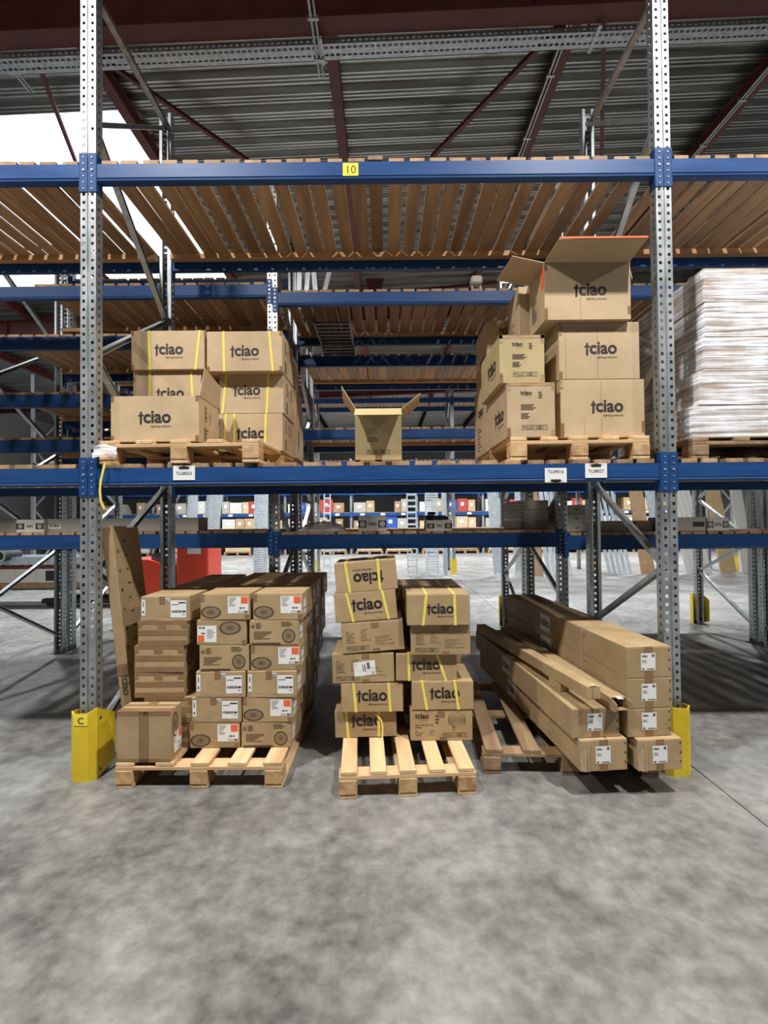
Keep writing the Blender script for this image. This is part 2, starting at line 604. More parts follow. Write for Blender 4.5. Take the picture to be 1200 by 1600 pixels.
def plate_holes(u0, u1, cols, v0, v1, pitch, hl, off=0.0):
    """sheet in (u, v) with rows of rectangular holes; returns list of quads ((u,v) x4)"""
    q = []
    us = [u0]
    for a, b in cols:
        q.append((us[-1], a, v0, v1))
        us.append(b)
    q.append((us[-1], u1, v0, v1))
    for ci, (a, b) in enumerate(cols):
        v = v0
        k = off * pitch + (pitch - hl) / 2 + v0
        while k + hl < v1:
            q.append((a, b, v, k))
            v = k + hl
            k += pitch
        q.append((a, b, v, v1))
    return q


# perforated cable tray under the girder
tray = thing('cable_tray', 'long perforated galvanised cable tray running below the red roof girder', 'cable tray')
mb = MB()
for (a, b, c, d) in plate_holes(2.13, 2.31, [(2.155, 2.185), (2.235, 2.265)], -5.5, 5.5, 0.062, 0.042):
    mb.add([(c, a, 6.535 + SL * c), (d, a, 6.535 + SL * d), (d, b, 6.535 + SL * d), (c, b, 6.535 + SL * c)], [(0, 1, 2, 3)])
mb.build('perforated_base', 'galvanised', tray)
for yy in (2.128, 2.312):
    mb = MB()
    for (a, b, c, d) in plate_holes(0, 0.06, [(0.022, 0.036)], -5.5, 5.5, 0.062, 0.03):
        mb.add([(c, yy, 6.535 + a + SL * c), (d, yy, 6.535 + a + SL * d), (d, yy, 6.535 + b + SL * d), (c, yy, 6.535 + b + SL * c)], [(0, 1, 2, 3)])
    mb.build('tray_side', 'galvanised', tray)
for x in (-4.2, -0.62, 2.3):
    MB().box(x - .02, x + .02, 2.06, 2.36, 6.525 + SL * x, 6.531 + SL * x).box(x - .012, x + .012, 2.335, 2.36, 6.53 + SL * x, 7.0 + SL * x).build('hanger', 'galvanised', tray)
for lab, x, y0, y1, z in (('galvanised conduit pair with clamps crossing under the girder at the left', -4.02, 1.2, 2.6, 6.45),
                          ('galvanised conduit clipped along the roof purlin right of the centre', 2.12, 1.6, 4.6, 7.06),
                          ('galvanised conduit clipped along the purlin at the far right', 4.9, 2.4, 4.8, 7.16),
                          ('short galvanised conduit crossing the girder above the number ten', -0.68, 1.2, 2.5, 6.5)):
    c = thing('conduit', lab, 'conduit')
    MB().cyl((x, y0, z), (x, y1, z), 0.014, 8).cyl((x + .045, y0, z), (x + .045, y1, z), 0.011, 8).build('pipe', 'galvanised', c)
    for k in range(3):
        yy = y0 + (k + .5) * (y1 - y0) / 3
        MB().box(x - .03, x + .075, yy - .015, yy + .015, z - .018, z + .02).build('clamp', 'galvanised', c)

# ------------------------------------------------------------------ pallet racking
UPM = {}


def upright_mesh(h, mat):
    key = (round(h, 3), mat)
    if key in UPM:
        return UPM[key]
    mb = MB()
    W, D = 0.0465, 0.07
    for s in (-1, 1):
        for (a, b, c, d) in plate_holes(0.007, W, [(0.018, 0.0345)], 0, h, 0.05, 0.0185):
            mb.add([(s * a, 0, c), (s * b, 0, c), (s * b, 0, d), (s * a, 0, d)], [(0, 1, 2, 3)])
        for (a, b, c, d) in plate_holes(0, D, [(0.026, 0.040)], 0, h, 0.05, 0.02, 0.5):
            mb.add([(s * W, a, c), (s * W, b, c), (s * W, b, d), (s * W, a, d)], [(0, 1, 2, 3)])
        mb.add([(s * W, D, 0), (s * .024, D, 0), (s * .024, D, h), (s * W, D, h)], [(0, 1, 2, 3)])
        mb.add([(s * .024, D, 0), (s * .024, D - .012, 0), (s * .024, D - .012, h), (s * .024, D, h)], [(0, 1, 2, 3)])
        mb.add([(s * .007, 0, 0), (s * .004, .008, 0), (s * .004, .008, h), (s * .007, 0, h)], [(0, 1, 2, 3)])
    mb.add([(-.004, .008, 0), (.004, .008, 0), (.004, .008, h), (-.004, .008, h)], [(0, 1, 2, 3)])
    me = mb.mesh('upright', mat)
    UPM[key] = me
    return me


FOOT = MB().box(-.075, .075, -.02, .10, 0, .006).box(-.05, .05, .001, .069, .006, .05).mesh('foot_plate', 'steel_dark')


def frame(label, x, y, dep, h, zf, zb, mat='galvanised', group=None, dx=()):
    """rack end frame: two perforated uprights, zig-zag bracing, foot plates"""
    root = thing('upright_frame', label, 'rack frame', (x, y, 0), group=group)
    put('upright', upright_mesh(h, mat), root, (0, 0, 0.006))
    put('upright', upright_mesh(h, mat), root, (0, dep, 0.006), (0, 0, pi))
    put('foot_plate', FOOT, root)
    put('foot_plate', FOOT, root, (0, dep, 0), (0, 0, pi))
    nodes = sorted([(z, 0) for z in zf] + [(z, 1) for z in zb])
    for ni, ((z1, s1), (z2, s2)) in enumerate(zip(nodes, nodes[1:])):
        bx_ = dx[ni] if ni < len(dx) else -.02
        if s1 == s2:
            continue
        mb = MB().channel((bx_, .055 if s1 == 0 else dep - .055, z1), (bx_, .055 if s2 == 0 else dep - .055, z2), 0.03, 0.04, 0.004, (1, 0, 0))
        mb.build('brace', mat, root)
    if nodes[-1][0] > 4:
        z = nodes[-1][0]
        MB().channel((0, .055, z), (0, dep - .055, z), 0.03, 0.04, 0.004, (1, 0, 0)).build('brace', mat, root)
    return root


BOLTS = MB()
for k in range(6):
    zz = 0.018 + k * 0.038
    BOLTS.cyl((0.021, -0.009, zz), (0.021, -0.004, zz), 0.0045 if k != 3 else 0.007, 8)
BOLTS = BOLTS.mesh('bolt', 'bolt_zinc')
CONN = {}
for s in (-1, 1):
    # plate laps the upright's front face and its inner side; x = 0 at the upright's edge, + towards the beam when s = 1
    c = MB().box(*sorted((-.043 * s, 0.004 * s)), -.005, -.001, 0, .235)
    c.box(*sorted((0.001 * s, .006 * s)), -.005, .06, 0, .235)
    CONN[s] = c.mesh('connector', 'blue_paint')


def beam(label, xa, xb, y, ztop, h=0.105, back=False, group=None, bolts=True):
    """blue box beam between uprights at xa and xb (frame centres); hooked on by end connectors"""
    root = thing('rack_beam', label, 'rack beam', (0, y, ztop - h), group=group, rot=(0, 0, 0))
    x0, x1 = xa + .0525, xb - .0525
    prof = [(0, h), (0, .022), (.004, .017), (.0, .012), (.001, .004), (.005, 0), (.05, 0), (.05, h)]
    if back:
        prof = [(-.0, h), (-.05, h), (-.05, 0), (-.005, 0), (-.001, .004), (0, .012), (-.004, .017), (0, .022)]
    MB().prism(prof, 0, x0, x1).build('beam_profile', 'blue_paint', root)
    for s, xe in ((1, xa + .0465), (-1, xb - .0465)):
        c = put('connector', CONN[s], root, (xe, 0, -.065) if not back else (xe, 0, -.065), None if not back else None)
        if back:
            c.scale = (1, -1, 1)
        elif bolts:
            b = put('bolt', BOLTS, c, (-.042 if s > 0 else 0.0, 0, 0))
            b['kind'] = 'stuff'
    return root


PLK = {}


def plank_mesh(wd, ln, t):
    k = (wd, ln, t)
    if k not in PLK:
        PLK[k] = MB().cbox(-wd / 2, wd / 2, 0, ln, 0, t, 0.002).mesh('plank', 'plank_wood')
    return PLK[k]


def deck(label, xa, xb, y0, y1, z, n, seed=0, wds=(0.088, 0.094, 0.09, 0.1), skip=(), stuff=False, group=None, t=0.025, high=()):
    """slatted deck: loose-looking planks running front to back, nailed on battens"""
    rr = random.Random(seed * 13 + 5)
    root = thing('slatted_deck', label, 'rack deck', (0, y0, z), group=group)
    x0, x1 = xa + .06, xb - .06
    p = (x1 - x0) / n
    ln = y1 - y0
    if stuff:
        mb = MB()
        for i in range(n):
            xc = x0 + (i + .5) * p
            mb.box(xc - .043, xc + .043, 0, ln, 0, t)
        mb.build('planks', 'plank_wood', root)['kind'] = 'stuff'
    else:
        for i in range(n):
            if i in skip:
                continue
            o = put('plank', plank_mesh(rr.choice(wds), round(ln - rr.choice((0, .01)), 3), t), root,
                    (x0 + (i + .5) * p + rr.uniform(-.008, .008), rr.uniform(0, .008), 0.014 if i in high else 0.0005), (0, 0, rr.uniform(-.004, .004)))
    if not stuff:
        MB().box(x0, x1, ln - .115, ln - .058, -.04, -.001).build('batten', 'batten_wood', root)
    return root


# --- first row, the one facing the camera
UX = [-5.236, -1.766, 1.704, 5.174]
ZF, ZB = [0.2, 1.2, 2.52, 3.95], [0.68, 1.79, 3.14, 4.74]
for x, lab in zip(UX, ('galvanised end frame of the front rack beyond the left edge', 'tall galvanised perforated rack frame left of the tciao boxes, with the yellow C guard',
                       'tall galvanised perforated rack frame right of the tciao boxes, beside the wrapped stack', 'galvanised end frame of the front rack beyond the right edge')):
    frame(lab, x, 0, 1.10, 4.85, ZF, ZB, dx=(-.025,))
bays = ['left', 'middle', 'right']
L2, L1 = 3.664, 1.824
for i, bn in enumerate(bays):
    xa, xb = UX[i], UX[i + 1]
    beam('blue front beam of the upper deck, front rack, %s bay%s' % (bn, ', with yellow sign 10' if i == 1 else ''), xa, xb, 0, L2)
    beam('blue front beam of the lower deck, front rack, %s bay%s' % (bn, ', with three white location labels' if i == 1 else ''), xa, xb, 0, L1)
    beam('dark blue rear beam of the upper deck, front rack, %s bay' % bn, xa, xb, 1.10, L2, back=True)
    beam('dark blue rear beam of the lower deck, front rack, %s bay' % bn, xa, xb, 1.10, L1, back=True)
    deck('slatted plank deck of the upper level, front rack, %s bay' % bn, xa, xb, 0.002, 1.098, L2, 27, seed=i, high=(13,) if i == 1 else ())
    deck('slatted plank deck of the lower level, front rack, %s bay' % bn, xa, xb, 0.002, 1.098, L1, 25, seed=10 + i, wds=(0.10, 0.105, 0.095))

# --- second and third rows behind, back to back
RX = [-6.48, -3.76, -1.04, 1.68, 4.40]
Y2, Y3 = 1.67, 2.87
ZF2, ZB2 = [0.75, 1.75, 2.9, 4.1], [0.2, 1.2, 2.3, 3.5, 4.74]
POS = ['far left', 'left', 'middle left', 'middle right', 'right']
for x, pn in zip(RX[1:], POS[1:]):
    frame('dark galvanised frame of the second rack row, %s frame' % pn, x, Y2, 1.10, 4.9, ZF2, ZB2)
    frame('dark galvanised frame of the third rack row, %s frame' % pn, x + .01, Y3, 1.10, 4.9, ZB2, ZF2)
LV2 = {1: (3.745, 3.265, 2.715, 2.285, 1.385), 2: (3.665, 1.365), 3: (3.70, 1.335)}
LV3 = {1: (4.40, 3.46, 2.58, 1.37), 2: (3.46, 2.58, 1.36), 3: (3.46, 2.58, 1.33)}
LN = {1: 'top', 2: 'second', 3: 'third', 4: 'fourth', 5: 'lowest'}
BN = {1: 'left', 2: 'middle', 3: 'right'}
for b in (1, 2, 3):
    for rown, Yr, LV in (('second', Y2, LV2), ('third', Y3, LV3)):
        for k, z in enumerate(LV[b]):
            ln = LN[k + 1] if k < len(LV[b]) - 1 else 'lowest'
            xa, xb = RX[b], RX[b + 1]
            nm = '%s rack row, %s bay, %s level' % (rown, BN[b], ln)
            hh = 0.12 if z > 2 else 0.135
            beam('blue front beam of the ' + nm, xa, xb, Yr, z, hh, bolts=(rown == 'second'))
            beam('blue rear beam of the ' + nm, xa, xb, Yr + 1.10, z, hh, back=True)
            sk = ()
            if rown == 'second' and b == 1 and k == 0:
                sk = (0, 1, 2)
            deck('slatted plank deck of the ' + nm, xa, xb, Yr + .002, Yr + 1.098, z, 20, seed=b * 31 + k * 7 + (3 if rown == 'third' else 0), skip=sk,
                 wds=(0.098, 0.105, 0.11, 0.12))

# --- fourth row across the rear aisle, and shelving along the far wall
FX = [-9.65, -5.80, -1.95, 1.90, 5.75, 9.60]
Y4 = 10.4
for i, x in enumerate(FX):
    frame('frame of the rack across the rear aisle, %s from the left' % ('first', 'second', 'third', 'fourth', 'fifth', 'sixth')[i], x, Y4, 1.1, 5.6, [0.2, 1.9, 3.6, 5.3], [1.05, 2.75, 4.45])
for i in range(5):
    for z, lv in ((4.85, 'upper'), (3.12, 'lower')):
        nm = '%s level of the rack across the rear aisle, %s bay' % (lv, ('first', 'second', 'third', 'fourth', 'fifth')[i])
        beam('blue front beam, ' + nm, FX[i], FX[i + 1], Y4, z, 0.13, bolts=False)
        beam('blue rear beam, ' + nm, FX[i], FX[i + 1], Y4 + 1.1, z, 0.13, back=True)
        deck('slatted deck, ' + nm, FX[i], FX[i + 1], Y4 + .002, Y4 + 1.098, z, 30, stuff=True)

# ------------------------------------------------------------------ small signs on the front rack
def sign(name, label, x, z, wd, ht, mat, y=-0.0015):
    t = thing(name, label, 'label', (x, y, z))
    MB().box(-wd / 2, wd / 2, -.0012, .001, -ht / 2, ht / 2).build('card', mat, t)
    return t


def face_text(parent, s, size, mat, x, z, y=-.0018, bold=0.0, align='CENTER', name='lettering', rot=(pi / 2, 0, 0), gap=1.0):
    return put(name, text_mesh(s, size, mat, bold, align, gap), parent, (x, y, z), rot)


t = sign('number_sign', 'yellow square sign with number 10 on the upper blue beam', -.182, 3.6155, .094, .078, 'yellow_label')
face_text(t, '10', .068, 'ink_brown', 0, -.024)
for code, x, z, dark in (('TLS8033', -1.191, 1.7915, 'top'), ('TLS9016', 1.027, 1.757, 'low'), ('TLS8027', 1.268, 1.782, 'top')):
    t = sign('location_label', 'white card reading %s on the lower blue beam' % code, x, z, .13, .086, 'white_paper', -.0025)
    face_text(t, code, .027, 'ink_black', 0, -.012 if dark == 'top' else .012, bold=.01)
    zz = .030 if dark == 'top' else -.031
    k = 1 if dark == 'top' else -1
    MB().add([(-.03, -.0019, zz - .009), (.03, -.0019, zz - .009), (.03, -.0019, zz + .006), (-.03, -.0019, zz + .006)], [(0, 1, 2, 3)]) \
        .add([(-.048, -.0019, zz + .004 * k), (0, -.0019, zz + .013 * k), (.048, -.0019, zz + .004 * k)], [(0, 1, 2) if k < 0 else (0, 2, 1)]).build('dark_arrow', 'ink_black', t)


# ------------------------------------------------------------------ corner guards
def guard(label, x, y, letter=None, mirror=1, s=1.0, h=.40, rz=0):
    t = thing('corner_guard', label, 'rack guard', (x, y, 0), (0, 0, rz))
    m = mirror
    pl = [(-.082, .02), (-.072, -.062), (-.045, -.088), (.042, -.088), (.075, -.055), (.088, .11)]
    tops = [h - .02, h, h - .012, h - .005, h + .015, h - .07]
    mb = MB()
    th = .007
    for i in range(5):
        (xa, ya), (xb, yb) = pl[i], pl[i + 1]
        nx, ny = (yb - ya), -(xb - xa)
        l = math.hypot(nx, ny)
        nx, ny = nx / l * th, ny / l * th
        za, zb = tops[i], tops[i + 1]
        b0 = 0.0 if i < 4 else 0.0
        vs = []
        for zsel in (0, 1):
            for (px, py, zt) in ((xa, ya, za), (xb, yb, zb), (xb - nx, yb - ny, zb), (xa - nx, ya - ny, za)):
                bot = 0.0
                if i == 4 and px > .07 and py > 0:
                    bot = .05
                vs.append((px * m, py, zt if zsel else bot))
        mb.add(vs, [(3, 2, 1, 0), (4, 5, 6, 7), (0, 1, 5, 4), (1, 2, 6, 5), (2, 3, 7, 6), (3, 0, 4, 7)])
    mb.box(-.07, .07, -.06, .0, 0, .006)
    mb.build('guard_shell', 'yellow_paint', t)
    if letter:
        MB().box(-.042, .040, -.0905, -.0885, h - .075, h - .016).build('letter_card', 'yellow_label', t)
        face_text(t, letter, .052, 'ink_brown', 0, h - .064, y=-.0912, bold=.02)
    for zz in (.05, h - .05):
        MB().cyl((.078 * m, -.03, zz), (.084 * m, -.031, zz), .008, 8).build('bolt', 'steel_dark', t)
    return t


guard('yellow corner guard with letter C at the foot of the left front upright', -1.766, .022, 'C')
guard('yellow corner guard behind the stacked long cartons at the right front upright', 1.704, .022, None, -1)
guard('yellow guard at the rear foot of the third rack row, beside the long cartons', 1.69, Y3 + 1.085, None, -1, h=.42, rz=pi)
guard('yellow guard behind, right of the right front upright, on third rack row', 4.41, Y3 + 1.085, None, -1, h=.42, rz=pi)
for x, pn in zip(FX, ('first', 'second', 'third', 'fourth', 'fifth', 'sixth')):
    guard('yellow guard, %s frame from the left across the rear aisle' % pn, x, Y4 + .02, h=.42)

# ------------------------------------------------------------------ pallets
PM = {
    'slat': MB().cbox(-.05, .05, 0, 1.2, 0, .022, .003),
    'cross': MB().cbox(0, 1.0, 0, .10, 0, .022, .003),
    'runner': MB().cbox(-.05, .05, 0, 1.2, 0, .022, .003),
    'block': MB().cbox(-.05, .05, 0, .10, 0, .078, .004),
}


def pallet(label, loc, wd, ln, rz, slats, sw=.1, old=False, h=.144, name='wooden_pallet', group=None):
    t = thing(name, label, 'pallet', loc, (0, 0, rz), group)
    k = 'pallet_old' if old else None
    bh = h - .066
    sl = MB().cbox(-sw / 2, sw / 2, 0, ln, 0, .022, .003).mesh('slat', k or 'pallet_slat')
    cr = MB().cbox(0, wd, 0, .10, 0, .022, .003).mesh('crossboard', k or 'pallet_cross')
    ru = MB().cbox(-.05, .05, 0, ln, 0, .022, .003).mesh('runner', k or 'pallet_slat')
    bl = MB().cbox(-.05, .05, 0, .11, 0, bh, .004).mesh('block', k or 'pallet_block')
    for x in slats:
        put('slat', sl, t, (x, 0, h - .022), (0, 0, R.uniform(-.006, .006)))
    for y in (0, ln / 2 - .05, ln - .10):
        put('crossboard', cr, t, (0, y, h - .044))
        for x in (.05, wd / 2, wd - .05):
            put('block', bl, t, (x, y - .004 if y == 0 else y, .022))
    for x in (.05, wd / 2, wd - .05):
        put('runner', ru, t, (x, 0, 0))
    return t


pallet('pale wooden pallet under the left floor stack of lamp cartons', (-1.53, -.135, 0), .945, 1.2, -.012, (.055, .28, .48, .69, .89), .105)
pallet('pale wooden pallet with five bare slats under the middle floor stacks', (-.258, -.262, 0), .75, 1.2, .05, (.055, .215, .375, .535, .695), .088)
pallet('worn grey-brown pallet under the long cartons on the floor', (.575, -.012, 0), 1.0, 1.2, -.06, (.06, .28, .50, .72, .94), .10, old=True)
pallet('wooden pallet on the lower shelf under the left tciao cartons', (-1.705, .01, L1 + .026), .965, 1.2, -.03, (.05, .27, .48, .70, .915), .1, h=.14)
pallet('wooden pallet on the lower shelf under the right tciao cartons', (.765, .02, L1 + .026), .83, 1.15, -.02, (.05, .235, .415, .6, .78), .1, h=.14)
pallet('dark wooden pallet on the lower shelf under the film-wrapped stack', (1.86, .02, L1 + .026), 1.2, 1.0, 0, (.05, .30, .60, .90, 1.15), .1, h=.128, old=True)

# ------------------------------------------------------------------ cartons
EPS = .0012
BODY = {}


def face_place(face, w_, d_, h_, u, v, e=EPS):
    if face == 'front':
        return (u, -e, v), (pi / 2, 0, 0)
    if face == 'left':
        return (-e, d_ - u, v), (pi / 2, 0, -pi / 2)
    if face == 'right':
        return (w_ + e, u, v), (pi / 2, 0, pi / 2)
    return (u, v, h_ + e), (0, 0, 0)


def lines(mb, x0, x1, y0, n, dy, hh, rr):
    for i in range(n):
        mb.rect(x0, x0 + (x1 - x0) * rr.uniform(.45, 1.0), y0 - i * dy - hh, y0 - i * dy)
    return mb


SHEET = {}


def sheet(key, fn, mat, name):
    if key not in SHEET:
        SHEET[key] = fn().mesh(name, mat)
    return SHEET[key]


def icon_row(s):
    mb = MB()
    for i in range(5):
        x = i * s * 1.12
        for a in ((0, 1, 0, .07), (0, 1, .93, 1), (0, .07, .07, .93), (.93, 1, .07, .93)):
            mb.rect(x + a[0] * s, x + a[1] * s, a[2] * s, a[3] * s)
        c = x + s / 2
        if i == 0:
            mb.disc(c, s * .6, s * .25, s * .14, 10).rect(c - .03 * s, c + .03 * s, s * .2, s * .6)
        elif i == 1:
            for q in (-.18, .18):
                mb.rect(c + (q - .05) * s, c + (q + .05) * s, s * .3, s * .7)
            mb.rect(c - .3 * s, c + .3 * s, s * .2, s * .26)
        elif i == 2:
            mb.ring(c, s * .5, s * .3, s * .2, s * .06, 12)
        elif i == 3:
            mb.add([(c - .3 * s, s * .15, 0), (c - .1 * s, s * .15, 0), (c + .3 * s, s * .85, 0), (c + .1 * s, s * .85, 0)], [(0, 1, 2, 3)])
            mb.add([(c + .1 * s, s * .15, 0), (c + .3 * s, s * .15, 0), (c - .1 * s, s * .85, 0), (c - .3 * s, s * .85, 0)], [(0, 1, 2, 3)])
        else:
            mb.rect(c - .05 * s, c + .05 * s, s * .25, s * .75)
    return mb


def decor(t, w_, d_, h_, items):
    for it in items:
        k, face = it[0], it[1]
        P = lambda u, v, e=EPS: face_place(face, w_, d_, h_, u, v, e)
        if k == 'logo':
            u, v, s = it[2:5]
            flip = len(it) > 5 and it[5]
            loc, rot = P(u, v)
            o = put('printed_logo', logo_mesh(), t, loc, rot)
            o.scale = (s, s, s)
            if flip:
                o.rotation_euler = (Matrix.Rotation(rot[2], 3, 'Z') @ Matrix.Rotation(pi / 2, 3, 'X') @ Matrix.Rotation(pi, 3, 'Z')).to_euler()
        elif k == 'text':
            u, v, size, s, mat = it[2:7]
            loc, rot = P(u, v)
            put('printed_text', text_mesh(s, size, mat, .012 if len(it) > 7 else 0, 'LEFT', 1.12), t, loc, rot)
        elif k == 'icons':
            u, v, s = it[2:5]
            loc, rot = P(u, v)
            put('handling_symbols', sheet(('ic', s), lambda: icon_row(s), 'ink_brown', 'handling_symbols'), t, loc, rot)
        elif k == 'fine':
            u, v, wd, n, dy, hh = it[2:8]
            loc, rot = P(u, v)
            put('fine_print', sheet(('fn', wd, n, dy, hh), lambda: lines(MB(), 0, wd, 0, n, dy, hh, random.Random(n)), it[8] if len(it) > 8 else 'ink_brown', 'fine_print'), t, loc, rot)
        elif k == 'tape':
            u0, u1, v0, v1 = it[2:6]
            loc, rot = P(u0, v0, .0004)
            MB().box(0, u1 - u0, 0, v1 - v0, 0, .0005).build('tape', it[6] if len(it) > 6 else 'tape', t).location = loc
            t_last = COL.objects[-1]
            t_last.rotation_euler = rot
        elif k == 'oval':
            u, v, rx, ry = it[2:6]
            loc, rot = P(u, v)
            o = put('printed_lamp', sheet(('ov', rx, ry), lambda: MB().ring(0, 0, rx, ry, rx * .17).ring(0, 0, rx * .36, ry * .36, rx * .06).disc(0, 0, rx * .16, ry * .16, 12), 'ink_brown', 'printed_lamp'), t, loc, rot)
            put('lamp_shading', sheet(('os', rx, ry), lambda: MB().disc(0, 0, rx * .9, ry * .9, 24, -.0005), 'ink_shade', 'lamp_shading'), o)
        elif k == 'strap':
            ut, ub = it[2], it[3]
            sw = .0165
            mb = MB()
            e = .002
            A = [(ut, -e, h_ + e), (ut, d_ + e, h_ + e), (ub, d_ + e, -.0001), (ub, -.0001, -.0001)]
            A[2] = (ub, d_ + e, .0)
            A[3] = (ub, -e, .0)
            segs = [(A[3], A[0]), (A[0], A[1]), (A[1], A[2])]
            for p, q in segs:
                p, q = Vector(p), Vector(q)
                n = Vector((sw / 2, 0, 0))
                dn = Vector((0, .0012, 0)) if abs(q.z - p.z) > abs(q.y - p.y) else Vector((0, 0, -.0012))
                if p.y > d_ / 2 and dn.y:
                    dn = -dn
                vs = [p - n, p + n, q + n, q - n, p - n + dn, p + n + dn, q + n + dn, q - n + dn]
                mb.add(vs, [(0, 1, 2, 3), (7, 6, 5, 4), (0, 4, 5, 1), (1, 5, 6, 2), (2, 6, 7, 3), (3, 7, 4, 0)])
            mb.build('strap', 'yellow_strap', t)
        elif k == 'label':
            u, v, wd, ht, kind = it[2:7]
            loc, rot = P(u, v, .0012)
            o = put('paper_label', sheet(('lb', wd, ht), lambda: MB().rect(0, wd, 0, ht), 'white_paper', 'paper_label'), t, loc, rot)
            if len(it) > 7:
                o.rotation_euler = (Matrix.Rotation(rot[2], 3, 'Z') @ Matrix.Rotation(pi / 2, 3, 'X') @ Matrix.Rotation(it[7], 3, 'Z')).to_euler()
            rr = random.Random(len(kind))
            if kind == 'orange':
                put('orange_square', sheet(('or', wd, ht), lambda: MB().rect(wd * .64, wd * .97, ht * .58, ht * .97, .0008), 'orange_print', 'orange_square'), o)
                put('label_print', sheet(('op', wd, ht), lambda: lines(MB(), wd * .06, wd * .45, ht * .93, 7, ht * .08, ht * .02, rr).rect(wd * .56, wd * .7, ht * .28, ht * .36).rect(wd * .74, wd * .82, ht * .28, ht * .36)
                    .ring(wd * .55, ht * .1, wd * .05, wd * .05, wd * .015, 10).ring(wd * .68, ht * .1, wd * .05, wd * .05, wd * .015, 10).rect(wd * .78, wd * .97, ht * .04, ht * .15), 'ink_faint', 'label_print'), o, (0, 0, .0008))
            elif kind == 'orange_flip':
                put('orange_square', sheet(('orf', wd, ht), lambda: MB().rect(wd * .03, wd * .36, ht * .03, ht * .42, .0008), 'orange_print', 'orange_square'), o)
                put('label_print', sheet(('opf', wd, ht), lambda: lines(MB(), wd * .5, wd * .94, ht * .75, 7, ht * .08, ht * .02, rr).rect(wd * .08, wd * .2, ht * .82, ht * .93).rect(wd * .25, wd * .4, ht * .82, ht * .93).rect(wd * .2, wd * .4, ht * .5, ht * .58), 'ink_faint', 'label_print'), o, (0, 0, .0008))
            elif kind == 'ship':
                put('barcode', sheet(('bc', wd, ht), lambda: barcode(MB(), wd * .06, wd * .72, ht * .28, ht * .42).rect(wd * .76, wd * .95, ht * .30, ht * .40).rect(wd * .5, wd * .95, ht * .83, ht * .9).rect(wd * .06, wd * .5, ht * .74, ht * .77).rect(wd * .75, wd * .92, ht * .16, ht * .19), 'ink_black', 'barcode'), o, (0, 0, .0008))
            elif kind == 'strip':
                put('label_print', sheet(('st', wd, ht), lambda: MB().rect(wd * .35, wd * .6, ht * .55, ht * .8).rect(wd * .4, wd * .55, ht * .8, ht * .9).rect(wd * .3, wd * .65, ht * .15, ht * .3), 'ink_brown', 'label_print'), o, (0, 0, .0008))
            elif kind == 'name':
                lo = put('printed_logo', logo_mesh('ink_black', False), o, (wd * .06, ht * .78, .0008))
                lo.scale = (wd * .38,) * 3
                put('label_print', sheet(('nm', wd, ht), lambda: lines(MB(), wd * .07, wd * .6, ht * .6, 3, ht * .06, ht * .018, rr).rect(wd * .75, wd * .92, ht * .78, ht * .94).rect(wd * .07, wd * .22, ht * .05, ht * .14).rect(wd * .4, wd * .92, ht * .06, ht * .11), 'ink_faint', 'label_print'), o, (0, 0, .0008))
            elif kind == 'brand':
                lo = put('printed_logo', logo_mesh('ink_black', False), o, (wd * .07, ht * .3, .0008))
                lo.scale = (wd * .86,) * 3
            elif kind == 'tilt':
                put('label_print', sheet(('ti', wd, ht), lambda: barcode(MB(), wd * .62, wd * .75, ht * .45, ht * .9).rect(wd * .5, wd * .54, ht * .3, ht * .8).rect(wd * .42, wd * .45, ht * .3, ht * .8).ring(wd * .88, ht * .14, wd * .06, wd * .06, wd * .02, 4), 'ink_brown', 'label_print'), o, (0, 0, .0008))
            elif kind == 'num':
                put('lettering', text_mesh(it[8] if len(it) > 8 else '021', ht * .9, 'ink_black', .02, 'CENTER'), o, (wd / 2, ht * .15, .0008))


def barcode(mb, x0, x1, y0, y1):
    rr = random.Random(3)
    x = x0
    while x < x1:
        a = rr.uniform(.02, .06) * (x1 - x0)
        mb.rect(x, min(x + a, x1), y0, y1)
        x += a + rr.uniform(.02, .05) * (x1 - x0)
    return mb


def carton(label, x, y, z, w_, d_, h_, mat='cardboard', rot=(0, 0, 0), items=(), group=None, seam=False, name='carton', cat='box', openbox=False, th=.005):
    """corrugated carton, origin at its lower front left corner"""
    t = thing(name, label, cat, (x, y, z), rot, group)
    key = (round(w_, 3), round(d_, 3), round(h_, 3), mat, seam, openbox)
    if key not in BODY:
        mb = MB()
        if openbox:
            mb.box(0, w_, 0, th, 0, h_).box(0, w_, d_ - th, d_, 0, h_).box(0, th, th, d_ - th, 0, h_).box(w_ - th, w_, th, d_ - th, 0, h_).box(th, w_ - th, th, d_ - th, 0, th)
        elif seam:
            mb.cbox(0, w_, 0, d_, 0, h_ - .003, .003)
        else:
            mb.cbox(0, w_, 0, d_, 0, h_, .0035)
        BODY[key] = mb.mesh('body', mat)
    put('body', BODY[key], t)
    if seam:
        fk = key + ('flap',)
        if fk not in BODY:
            BODY[fk] = MB().cbox(.001, w_ - .001, .001, d_ / 2 - .001, 0, .003, .001).mesh('top_flap', mat)
        put('top_flap', BODY[fk], t, (0, 0, h_ - .003))
        put('top_flap', BODY[fk], t, (0, d_ / 2, h_ - .003))
    decor(t, w_, d_, h_, items)
    return t


def flap(t, corners, mat='cardboard', th=.004):
    """a flap as a thin slab through four corners (hinge a, hinge b, outer b, outer a) in the carton's frame"""
    c = [Vector(p) for p in corners]
    n = (c[1] - c[0]).cross(c[3] - c[0]).normalized() * th
    MB().add(c + [p + n for p in c], [(3, 2, 1, 0), (4, 5, 6, 7), (0, 1, 5, 4), (1, 2, 6, 5), (2, 3, 7, 6), (3, 0, 4, 7)]).build('flap', mat, t)


